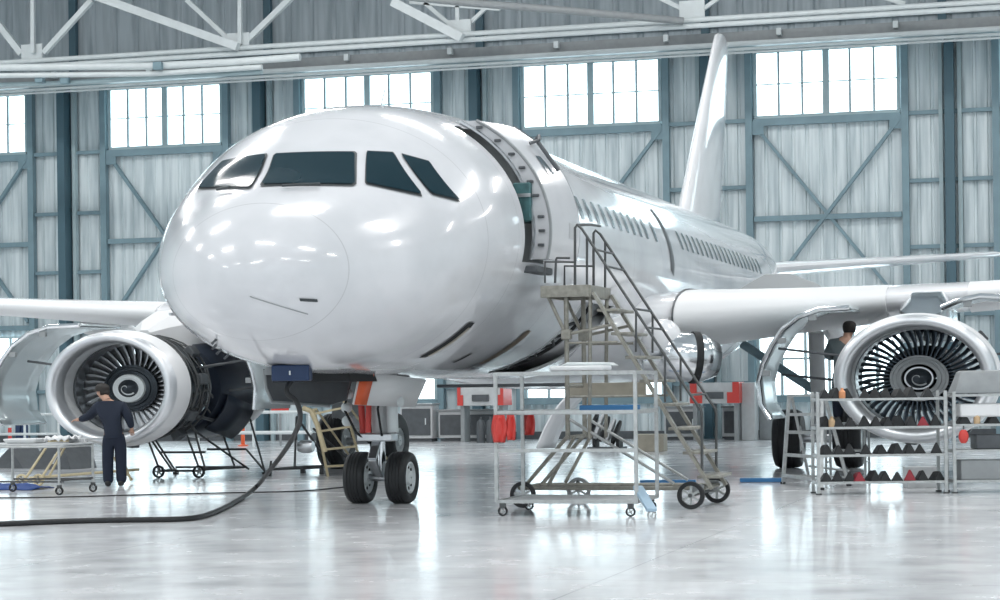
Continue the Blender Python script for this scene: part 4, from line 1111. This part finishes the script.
N = [(-0.02, 0.03, 0.93, 0.13), (-0.02, 0.05, 1.10, 0.125), (0.02, 0.10, 1.36, 0.14), (0.07, 0.14, 1.50, 0.06), (0.10, 0.17, 1.57, 0.075), (0.12, 0.19, 1.65, 0.105), (0.12, 0.19, 1.72, 0.085),
     (-0.20, 0.12, 1.40, 0.065), (-0.26, 0.30, 1.18, 0.048), (-0.05, 0.48, 1.15, 0.034), (0.01, 0.53, 1.16, 0.033),
     (0.24, 0.12, 1.40, 0.065), (0.34, 0.28, 1.20, 0.05), (0.28, 0.50, 1.22, 0.034), (0.27, 0.56, 1.23, 0.033),
     (-0.11, 0.03, 0.86, 0.10), (-0.12, 0.02, 0.48, 0.065), (-0.12, 0.0, 0.09, 0.045), (-0.12, 0.15, 0.045, 0.04),
     (0.09, 0.04, 0.86, 0.10), (0.10, 0.02, 0.48, 0.065), (0.11, 0.0, 0.09, 0.045), (0.11, 0.15, 0.045, 0.04), (0.13, 0.295, 1.64, 0.022), (0.125, 0.27, 1.59, 0.035)]
E_ = E_[:24]
fingers(9, 10, (0, 0.3, 1), (0, 0, -1)); fingers(13, 14, (0, 0.3, 1), (0, 0, -1))
skin_mesh('body', N, E_, 'skin', P2)
J = [(-0.01, 0.03, 0.80, (0.20, 0.185)), (-0.01, 0.04, 0.92, (0.205, 0.19)), (-0.01, 0.06, 1.10, (0.19, 0.17)), (0.02, 0.10, 1.33, (0.21, 0.18)), (0.06, 0.13, 1.46, 0.09), (0.075, 0.145, 1.52, 0.075),
     (-0.20, 0.12, 1.38, 0.115), (-0.26, 0.30, 1.18, 0.085), (-0.06, 0.47, 1.15, 0.055), (0.24, 0.12, 1.38, 0.115), (0.34, 0.28, 1.20, 0.085), (0.285, 0.49, 1.22, 0.055)]
skin_mesh('jacket', J, [(0, 1), (1, 2), (2, 3), (3, 4), (4, 5), (3, 6), (6, 7), (7, 8), (3, 9), (9, 10), (10, 11)], 'jgrey', P2)
skin_mesh('trousers', [(a, b, c * 0.97, d) for a, b, c, d in T], [(0, 1), (1, 2), (2, 3), (3, 4), (1, 5), (5, 6), (6, 7)], 'navy2', P2)
for sx in (-0.125, 0.105): skin_mesh('shoe', [(sx, -0.09, 0.06, 0.058), (sx, 0.04, 0.06, 0.06), (sx, 0.2, 0.05, 0.05)], [(0, 1), (1, 2)], 'rubber', P2)
c0 = V((0.12, 0.175, 1.675))
MB().loft([[c0 + V((0.118 * math.cos(a) * r, 0.118 * math.sin(a) * r, z)) for a in [2 * PI * k / 24 for k in range(24)]] for r, z in ((0.82, -0.09), (0.98, -0.04), (1.02, 0.02), (0.94, 0.07), (0.7, 0.105), (0.3, 0.12), (0.05, 0.122))]).build('hair', 'hair', P2, smooth=60)


# ------------------------------------------------------------------ stands, trolleys and ladders
def frame(t, segs, r, m, name='tube'):
    for s in segs: MB().path([V(q) for q in s], r, 8).build(name, m, t)


TT = thing('work_trolley', 'wheeled tube trolley with a pale top beside the mechanic', 'trolley', (-6.9, 7.6, 0))
y0, y1 = 7.15, 8.15
x0, x1 = -7.75, -6.33
for y in (y0, y1):
    for x in (x0, x1 + (0.1 if y == y1 else 0)):
        MB().tube((x, y, 0.12), (x, y, 0.82), 0.024, 8).build('post', 'steel2', TT)
        w = small_wheel(TT, (x, y, 0.07), 0.07, 0.045, name='caster', spokes=4)
        MB().box((x, y, 0.14), (0.06, 0.06, 0.05)).build('caster_fork', 'dksteel', w)
    MB().tube((x0, y, 0.80), (x1 + 0.08, y, 0.80), 0.022, 8).build('rail', 'steel2', TT)
    MB().tube((x0, y, 0.22), (x1 + 0.08, y, 0.22), 0.016, 8).build('rail', 'dksteel', TT)
for x in (x0, x1 + 0.04): MB().tube((x, y0, 0.80), (x, y1, 0.80), 0.022, 8).build('rail', 'steel2', TT)
MB().tube((x1, y0, 0.24), (x1 + 0.1, y1, 0.24), 0.016, 8).build('rail', 'dksteel', TT)
MB().box(((x0 + x1) / 2 + 0.05, (y0 + y1) / 2, 0.835), (x1 - x0 + 0.12, 1.02, 0.03)).build('top', 'ltgrey', TT, bevel=0.008)
b = MB().loft([[V((-7.12 + a * w, 7.5 + c_ * d, z)) for a, c_ in ((-1, -1), (1, -1), (1, 1), (-1, 1))] for w, d, z in ((0.26, 0.2, 0.851), (0.30, 0.24, 0.90), (0.31, 0.25, 0.93))]).build('parts_tray', 'white2', bevel=0.015); tag(recentre(b), 'white shallow basin on the pale top of the work trolley', 'tray')
rows = [[V((-6.72 + 0.055 * i, 7.35 + 0.07 * j, 0.862 + 0.07 * abs(math.sin(i * 1.3 + j * 0.9)) + 0.05 * abs(math.sin(j * 1.1)))) for i in range(9)] for j in range(9)]
b = MB().grid(rows).build('wiping_cloth', 'white2', solid=0.01); tag(recentre(b), 'crumpled white cloth at the right end of the work trolley', 'cloth')
b = MB().box((-6.4, 7.95, 0.88), (0.26, 0.2, 0.06), 0.3).build('paper_pad', 'white2', bevel=0.005); tag(recentre(b), 'white pad of paper behind the crumpled cloth on the trolley', 'paper')

WS = thing('work_stand', 'tan tube stand with two small wheels behind the work trolley', 'stand', (-7.8, 10.6, 0))
for a, b in (((-8.62, 10.1, 0.1), (-8.35, 10.6, 0.8)), ((-8.33, 10.15, 0.1), (-8.05, 10.6, 0.8)), ((-8.55, 10.15, 0.14), (-7.05, 11.0, 0.24)), ((-8.55, 10.9, 0.14), (-7.0, 11.5, 0.24)), ((-8.4, 10.6, 0.8), (-7.3, 11.1, 0.86)), ((-7.3, 11.1, 0.86), (-6.98, 11.1, 0.05)), ((-7.62, 11.0, 0.86), (-7.05, 11.3, 0.05)), ((-8.35, 10.6, 0.8), (-8.35, 11.3, 0.8)), ((-8.35, 11.3, 0.8), (-8.6, 10.95, 0.1))):
    MB().tube(a, b, 0.024, 8).build('tube', 'yellow', WS)
for c in ((-8.66, 10.08, 0.11), (-8.33, 10.10, 0.11)): small_wheel(WS, c, 0.11, 0.05, ax=(0.2, 1, 0), spokes=5, m='yellow', hub='steel')
MB().tube((-8.66, 10.12, 0.11), (-8.33, 10.14, 0.11), 0.016, 8).build('axle', 'steel', WS)
MB().box((-7.85, 10.95, 0.84), (1.2, 0.6, 0.03), 0.3).build('top', 'ltgrey', WS, bevel=0.01)

# blue sheet on the floor at the left edge
rows = [[V((-8.80 + 0.10 * i, 8.55 + 0.09 * j + 0.05 * math.sin(i), 0.012 + (0.05 + 0.05 * math.sin(i * 1.1 + j) ** 2) * math.sin(PI * j / 9) * (1 if i < 10 else 0.4))) for i in range(13)] for j in range(10)]
b = MB().grid(rows).build('dust_sheet', 'sheet', solid=0.015); tag(recentre(b), 'crumpled blue sheet on the floor at the left edge', 'sheet')

# dark folded ramps further back
for q, w, h, lab in (((-13.364, 17.803, 0.000), 0.85, 0.46, 'dark triangular ramp at the far left edge of the floor'), ((-11.967, 17.246, 0.000), 1.0, 0.47, 'dark grey trapezoid ramp under the left open cowl')):
    q = V(q); k = 0.02 if 'tri' in lab else 0.55
    a = [q + V((-w / 2, 0, 0)), q + V((w / 2, 0, 0)), q + V((w / 2 * k - 0.1, 0.35, h)), q + V((-w / 2 * k - 0.1, 0.35, h))]
    o = MB().sweep(a, (0.18, 0.9, 0)).build('ramp', 'dkgrey', bevel=0.01); tag(recentre(o), lab, 'ramp')
    if k > 0.1:
        pl = MB().add([a[0].lerp(a[3], 0.25) + V((0.42, -0.012, 0)), a[0].lerp(a[3], 0.25) + V((0.52, -0.012, 0)), a[0].lerp(a[3], 0.7) + V((0.50, -0.012, 0)), a[0].lerp(a[3], 0.7) + V((0.40, -0.012, 0))], [(0, 1, 2, 3)]).build('data_plate', 'ltgrey', o, smooth=0)
        pl.location = -o.location

for q, lab, m, h in (((-22.414, 33.993, 0.000), 'red post with white bands at the far left', 'red', 0.85), ((-14.579, 33.987, 0.000), 'orange marker post beyond the engine stand', 'orange', 0.80)):
    q = V(q); o = MB().lathe([(0.001, 0), (0.16, 0), (0.16, 0.03), (0.06, 0.05), (0.06, h), (0.03, h + 0.05), (0.001, h + 0.05)], q, (0, 0, 1), 18).build('marker_post', m); tag(recentre(o), lab, 'post')
    bd = MB()
    for z in (0.35, 0.6): b_ = MB().lathe([(0.064, z), (0.064, z + 0.1)], q, (0, 0, 1), 18).build('band', 'pale', o); b_.location = -o.location
for q, lab in (((-22.674, 35.015, 0.000), 'tall navy gas cylinder beside the red post, left one'), ((-22.446, 34.986, 0.000), 'tall navy gas cylinder beside the red post, right one')):
    q = V(q); o = MB().lathe([(0.001, 0), (0.11, 0), (0.11, 0.62), (0.09, 0.70), (0.04, 0.74), (0.03, 0.80), (0.001, 0.80)], q, (0, 0, 1), 18).build('gas_cylinder', 'plug'); tag(recentre(o), lab, 'cylinder', 'gas cylinders at far left')

# tubular engine stand under the left engine
ES = thing('engine_stand', 'dark tube stand on two small wheels under the left engine', 'stand', (-7.0, 14.2, 0))
yA, yB = 13.25, 15.0
pts = [((-7.42, yA, 0.14), (-7.75, yA, 0.95)), ((-7.42, yA, 0.14), (-6.55, yA, 0.14)), ((-6.57, yA, 0.14), (-6.95, yA, 1.12)), ((-6.45, yA, 0.5), (-7.4, yA, 0.5)), ((-6.95, yA, 1.12), (-6.6, yA, 1.15)),
       ((-6.8, yA, 1.0), (-6.30, yB, 0.10)), ((-6.70, yA, 1.0), (-6.45, yA, 0.14)), ((-7.75, yA, 0.95), (-7.15, yA, 0.14)), ((-7.9, yB, 0.05), (-7.65, yA, 0.95)), ((-7.42, yA, 0.14), (-7.9, yB, 0.10)),
       ((-6.57, yA, 0.16), (-6.35, yB, 0.14)), ((-6.35, yB, 0.14), (-7.9, yB, 0.14)), ((-6.6, yA, 1.15), (-6.25, yB, 1.1)), ((-6.25, yB, 1.1), (-5.95, yB, 0.04)), ((-5.95, yB, 0.06), (-6.35, yB, 0.5)), ((-6.25, yB, 1.1), (-6.95, yB, 1.05)), ((-6.95, yB, 1.05), (-6.6, yB, 0.14)), ((-6.35, yB, 0.5), (-7.2, yB, 0.5))]
for a, b in pts: MB().tube(a, b, 0.022, 8).build('tube', 'dksteel', ES)
for x in (-7.42, -6.57): small_wheel(ES, (x, yA - 0.06, 0.125), 0.125, 0.06, spokes=5, m='rubber', hub='grey')
for x in (-7.9, -5.95): MB().box((x, yB, 0.02), (0.10, 0.10, 0.04)).build('foot', 'rubber', ES, bevel=0.008)
MB().box((-7.35, 14.1, 0.97), (0.9, 1.4, 0.05)).build('top', 'dkgrey', ES, bevel=0.01)

# cream step ladder and trestle left of the nose gear
YL = thing('step_ladder', 'cream tube step ladder standing behind the nose gear', 'ladder', (-3.9, 13.5, 0))
A0, A1, B0, B1 = V((-4.212, 13.300, 1.316)), V((-4.171, 13.892, 0.000)), V((-3.601, 13.300, 1.443)), V((-3.665, 14.537, 0.000))
for a, b in ((A0, A1), (B0, B1)): MB().tube(b, a, 0.028, 8).build('stile', 'yellow', YL)
for t in (0.15, 0.40, 0.67, 0.93): MB().beam(A1.lerp(A0, t), B1.lerp(B0, t), 0.06, 0.04).build('rung', 'yellow', YL, smooth=0)
bk = V((0.15, 1.5, 0))
for a, b in ((A0, A1), (B0, B1)): MB().tube(V((b.x, b.y, 0)) + bk, a + V((0, 0.1, 0)), 0.022, 8).build('rear_stile', 'yellow', YL)
MB().tube(A1.lerp(A0, 0.15), V((B1.x, B1.y, 0.1)) + bk, 0.015, 8).build('brace', 'steel', YL)
MB().path([V(q) for q in ((-4.437, 13.300, 1.337), (-4.274, 13.300, 1.278), (-4.155, 13.300, 1.029), (-3.999, 13.300, 0.494))], 0.05, 10).build('guard_tube', 'yellow', YL)
TR = thing('trestle', 'dark low trestle with a thin post left of the cream ladder', 'stand', (-4.9, 13.0, 0))
q0 = V((-5.488, 14.104, 0.000)); q1 = V((-4.716, 14.984, 0.000)); qb = V((0.2, 1.3, 0))
for a, b in ((q0 + V((0, 0, 0.13)), q1 + V((0, 0, 0.13))), (q0, q0 + V((0.05, 0, 0.3))), (q0 + qb + V((0, 0, 0.13)), q1 + qb + V((0, 0, 0.13))), (q0 + V((0, 0, 0.13)), q0 + qb + V((0, 0, 0.13))), (q1 + V((0, 0, 0.13)), q1 + qb + V((0, 0, 0.13))), (q0.lerp(q1, 0.48) + V((0, 0, 0.13)), q0.lerp(q1, 0.53) + V((0, 0, 1.15))), (q0.lerp(q1, 0.53) + qb * 0.5 + V((0, 0, 0.9)), q1 + qb + V((0, 0, 0.13))), (q0.lerp(q1, 0.53) + V((0, 0, 1.15)), q0.lerp(q1, 0.53) + qb + V((0, 0, 0.13)))):
    MB().tube(a, b, 0.024, 8).build('tube', 'dksteel', TR)
for b in (q0, q1, q0 + qb, q1 + qb): MB().box(b + V((0, 0, 0.06)), (0.09, 0.09, 0.12)).build('foot', 'dksteel', TR, bevel=0.01)
DR = MB().lathe([(0.001, -0.16), (0.10, -0.15), (0.125, -0.08), (0.125, 0.08), (0.10, 0.15), (0.001, 0.16)], V((-4.662, 14.000, 0.579)), (1, 0, 0), 20).build('air_bottle', 'alu', TR)

# ------------------------------------------------------------------ ground power: plug on the nose, hose over the floor, thin cable
PB = thing('power_plug', 'navy blue power plug box under the nose with a black hose', 'plug', (-0.071, 1.900, 1.905))
c = V((-0.091, 1.950, 1.919)); MB().box(c, (0.50, 0.45, 0.21), RA).build('plug_box', 'plug', PB, bevel=0.02)
MB().box(c + V((-0.33, 0.02, 0.03)), (0.10, 0.2, 0.10), RA).build('latch', 'grey', PB, bevel=0.01)
MB().box(c + V((0.07, -0.25, 0.0)), (0.02, 0.02, 0.055), RA).build('mark', 'pale', PB)
HZ_ = [(-0.106, 1.950, 1.813), (-0.144, 1.900, 1.721), (-0.131, 1.900, 1.641), (-0.059, 2.000, 1.546), (-0.123, 2.300, 1.396), (-0.379, 2.900, 1.224), (-0.863, 3.800, 0.966), (-1.345, 4.600, 0.725), (-1.812, 5.300, 0.490), (-2.883, 7.371, 0.160), (-2.690, 6.427, 0.050), (-2.058, 4.428, 0.035), (-1.554, 2.791, 0.035), (-1.252, 1.623, 0.035), (-1.234, 1.114, 0.035), (-1.458, 0.895, 0.035), (-2.025, 0.745, 0.035), (-2.699, 0.389, 0.035), (-3.262, -0.142, 0.035), (-3.863, -0.573, 0.035)]
HZ_ = [V(p) for p in HZ_]


def smooth_pts(p, n=5):
    out = []
    for i in range(len(p) - 1):
        a, b, c, d = p[max(0, i - 1)], p[i], p[i + 1], p[min(len(p) - 1, i + 2)]
        for k in range(n):
            t = k / n; out.append(0.5 * ((2 * b) + (c - a) * t + (2 * a - 5 * b + 4 * c - d) * t * t + (3 * b - a - 3 * c + d) * t**3))
    return out + [p[-1]]


MB().path(smooth_pts(HZ_), 0.036, 10).build('hose', 'rubber', PB, smooth=80)
CB = MB().path(smooth_pts([V(q) for q in ((-7.145, 6.023, 0.012), (-5.906, 6.380, 0.012), (-4.706, 7.183, 0.012), (-3.408, 7.854, 0.012), (-2.551, 8.359, 0.012), (-2.251, 9.683, 0.012))]), 0.012, 6).build('cable', 'rubber', smooth=80)
tag(recentre(CB), 'thin dark cable lying across the floor behind the black hose', 'cable')


# ------------------------------------------------------------------ equipment along the foot of the wall
BF = thing('pipe_barrier', 'white two-rail pipe barrier behind the engine stand', 'barrier', (-10.0, 33, 0))
p0, p1 = V((-19.350, 41.078, 0.000)), V((-14.838, 40.322, -0.000)); yb = 33.0
xa_, xb_ = (-15.663, 33.000, 0.214)[0], (-11.972, 33.000, 0.196)[0]
for z, r in ((1.02, 0.05), (0.42, 0.055)): MB().tube((xa_, yb, z), (xb_, yb, z), r, 10).build('rail', 'pale', BF)
for t in (0.02, 0.5, 0.98): MB().tube((lerp(xa_, xb_, t), yb, 0), (lerp(xa_, xb_, t), yb, 1.05), 0.04, 10).build('post', 'pale', BF)
BG = thing('pipe_barrier', 'white two-rail pipe barrier at the far left edge', 'barrier', (-19.0, 33, 0))
xc_, xd_ = (-22.535, 33.000, 0.247)[0], (-20.153, 33.000, 0.235)[0]
for z, r in ((1.02, 0.04), (0.42, 0.04)): MB().tube((xc_, yb, z), (xd_, yb, z), r, 10).build('rail', 'pale', BG)
for t in (0.02, 0.5, 0.98): MB().tube((lerp(xc_, xd_, t), yb, 0), (lerp(xc_, xd_, t), yb, 1.05), 0.04, 10).build('post', 'pale', BG)
rp = MB().box((-13.374, 34.000, 1.131), (0.55, 0.1, 0.34)).build('wall_hydrant_box', 'red', bevel=0.02)
rp2 = thing('fire_point', 'red fire point box on a post beyond the power hose', 'box', (rp.data.vertices[0].co.x, 34, 0))
rp.parent = rp2; rp.location = -V(rp2.location); rp.name = 'box_body'
MB().tube((rp2.location.x + 0.28, 34, 0), (rp2.location.x + 0.28, 34, 1.2), 0.04, 8).build('post', 'grey', rp2)


def bench(u0, u1, y, lab, h=1.15, red=False, m='ltgrey'):
    t = thing('tool_cabinet', lab, 'cabinet', ((u0 + u1) / 2, y, 0)); W = u1 - u0; cx = (u0 + u1) / 2
    MB().box((cx, y, h / 2 + 0.05), (W, 0.7, h - 0.1)).build('body', m, t, bevel=0.02)
    MB().box((cx, y - 0.02, h + 0.02), (W + 0.06, 0.8, 0.05)).build('top', 'grey', t, bevel=0.01)
    n = max(1, round(W / 0.8))
    for i in range(n):
        d = MB().box((u0 + W * (i + 0.5) / n, y - 0.36, h * 0.5 + 0.04), (W / n - 0.12, 0.03, h - 0.32)).build('door', 'dkgrey', t, bevel=0.01)
        MB().box((u0 + W * (i + 0.5) / n + W / n * 0.3, y - 0.39, h * 0.55), (0.03, 0.03, 0.2)).build('handle', 'pale', d)
    MB().box((cx, y, 0.04), (W - 0.1, 0.6, 0.08)).build('plinth', 'dkgrey', t)
    return t


bench((-10.837, 38.000, 0.047)[0], (-9.781, 38.000, 0.042)[0], 38, 'grey cabinet with dark doors right of the nose gear')
bench((-9.649, 38.000, 0.042)[0], (-7.696, 38.000, 0.032)[0], 38.2, 'grey cabinet with two dark doors behind the tube rack', 0.95)
bench((-0.746, 38.000, -0.001)[0], (0.161, 38.000, -0.005)[0], 38.4, 'grey cabinet with a dark door under the red-ended unit right of the steps', 0.98)
bench((-2.521, 38.000, 0.007)[0], (-1.416, 38.000, 0.002)[0], 38.4, 'grey cabinet with a dark door seen between the step rails', 0.98)


def redunit(ua, ub, lab, w):
    t = thing('ground_unit', lab, 'machine', ((ua + ub) / 2, 37.2, 0)); cx = (ua + ub) / 2; W = ub - ua
    MB().box((cx, 37.2, 1.42), (W - 0.1, 0.8, 0.62)).build('body', 'ltgrey', t, bevel=0.02)
    for x, s in ((ua, 1), (ub, -1)):
        MB().sweep([V((x, 36.76, 1.12)), V((x + s * w, 36.76, 1.12)), V((x + s * w, 36.76, 1.44)), V((x + s * w * 0.55, 36.76, 1.44)), V((x + s * w * 0.55, 36.76, 1.74)), V((x, 36.76, 1.74))], (0, 0.95, 0)).build('red_end', 'red', t, smooth=0)
        MB().box((x + s * 0.12, 37.2, 0.56), (0.12, 0.6, 1.12)).build('leg', 'grey', t)
    MB().box((cx, 36.77, 1.35), (W * 0.36, 0.05, 0.2)).build('control_panel', 'dkgrey', t)


redunit((-1.468, 37.000, 0.031)[0], (-0.002, 37.000, 0.024)[0], 'grey unit with two red stepped ends right of the steps handrail', 0.36)
redunit((-8.683, 37.000, 0.066)[0], (-7.215, 37.000, 0.059)[0], 'grey unit with red stepped ends behind the tube rack', 0.18)
o = MB().box(((0.169, 37.400, 0.012)[0], 37.6, 0.9), (0.42, 0.6, 1.72)).build('locker', 'ltgrey', bevel=0.02); tag(recentre(o), 'pale grey locker touching the right end of the red-ended unit', 'locker'); o.location.z = 0
o = MB().box(((0.581, 38.200, -0.013)[0], 38.4, 0.8), (0.42, 0.7, 1.6)).build('locker', 'grey', bevel=0.02); tag(recentre(o), 'darker grey locker left of the right main wheels', 'locker'); o.location.z = 0
for k, u in enumerate((481, 489, 495)):
    o = MB().lathe([(0.001, 0), (0.13, 0), (0.13, 0.55), (0.10, 0.66), (0.035, 0.70), (0.03, 0.78), (0.001, 0.78)], ((-7.771, 36.200, 0.084)[0] + 0.3 * k, 36.2, 0), (0, 0, 1), 16).build('extinguisher', 'dkgrey')
    tag(recentre(o), ['leftmost', 'middle', 'rightmost'][k] + ' of three dark cylinders standing behind the tube rack', 'cylinder', 'dark cylinders by the wall')
# curved white engine panel and a strapped stack of round covers on the floor
cv = MB(); q = V((-3.974, 30.079, 0.000))
cv.loft([[q + V((0.55 * math.sin(t) * 0.9 - 0.15 + 0.28 * s + 0.35 * (1 - math.cos(t * 1.3)), 0.5 * s, 1.35 * math.sin(t) / math.sin(1.25))) for t in [1.25 * k / 10 for k in range(11)]] for s in (-0.6, -0.2, 0.2, 0.6)], False, False)
o = cv.build('curved_panel', 'white', solid=0.06, smooth=60); tag(recentre(o), 'curved glossy white panel leaning on the floor behind the tube rack', 'panel')
o.location.z = 0.03
SK = thing('cover_stack', 'tilted stack of dark round covers with white bands beyond the steps', 'stack', (-2.392, 29.906, 0.000))
q = V((-2.392, 29.906, 0.000)); ax = V((-0.75, -0.1, 0.28)).normalized()
for k in range(5):
    c = q + V((0.30, 0, 0.40)) + ax * 0.16 * k
    MB().lathe([(0.001, 0), (0.30, 0), (0.36, 0.02), (0.36, 0.08), (0.30, 0.10), (0.001, 0.10)], c, ax, 28).build('cover', 'rubber' if k % 2 == 0 else 'white2', SK)
MB().box(q + V((0.0, 0, 0.03)), (0.95, 0.6, 0.06)).build('cradle', 'dkgrey', SK, bevel=0.01)
for dx in (-0.3, 0.34): MB().box(q + V((dx, 0, 0.16)), (0.08, 0.5, 0.26)).build('chock_block', 'rubber', SK, bevel=0.01)
o = MB().box(((-0.792, 28.000, 0.286)[0], 28, 0.22), (0.75, 0.5, 0.44)).build('crate', 'tan', bevel=0.015); tag(recentre(o), 'pale wooden crate on the floor beyond the foot of the steps', 'crate'); o.location.z = 0


# ------------------------------------------------------------------ camera, sun-less daylight and the hall's lamps
cam = bpy.data.cameras.new('camera'); co = bpy.data.objects.new('camera', cam); COL.objects.link(co)
cam.sensor_fit = 'HORIZONTAL'; cam.sensor_width = 36; cam.lens = 36 * 2072.77 / 1000
cam.shift_y = (385.70 - 300) / 1000.0
cam.clip_end = 300
yaw, roll = 0.2823, 0.0126
co.location = (10.2242, -23.7086, 1.7155)
co.rotation_euler = (Euler((PI / 2, 0, yaw)).to_matrix() @ Matrix.Rotation(-roll, 3, 'Z')).to_euler()
SC.camera = co

wd = bpy.data.worlds.new('daylight'); SC.world = wd; wd.use_nodes = True
bg = wd.node_tree.nodes['Background']; bg.inputs[0].default_value = (0.86, 0.95, 1.0, 1); bg.inputs[1].default_value = 1.0


def area(name, loc, sx, sy, power, col=(1, 1, 1), rot=(0, 0, 0)):
    l = bpy.data.lights.new(name, 'AREA'); l.shape = 'RECTANGLE'; l.size = sx; l.size_y = sy; l.energy = power; l.color = col
    o = bpy.data.objects.new(name, l); COL.objects.link(o); o.location = loc; o.rotation_euler = rot
    return o


for i, x in enumerate((-24, -12, 0, 12, 24)):
    for j, y in enumerate((-20, -8, 4, 16, 28)):
        area('ceiling_lamp', (x, y, 16.4), 5.0, 0.9, LAMP_W, (1.0, 0.98, 0.96))
SC.view_settings.view_transform = 'Standard'; SC.view_settings.look = 'None'
SC.view_settings.gamma = 1.0; SC.view_settings.use_curve_mapping = False
SC.view_settings.exposure = EXPO
SC.cycles.use_denoising = True
SC.cycles.max_bounces = 8; SC.cycles.diffuse_bounces = 4; SC.cycles.glossy_bounces = 4
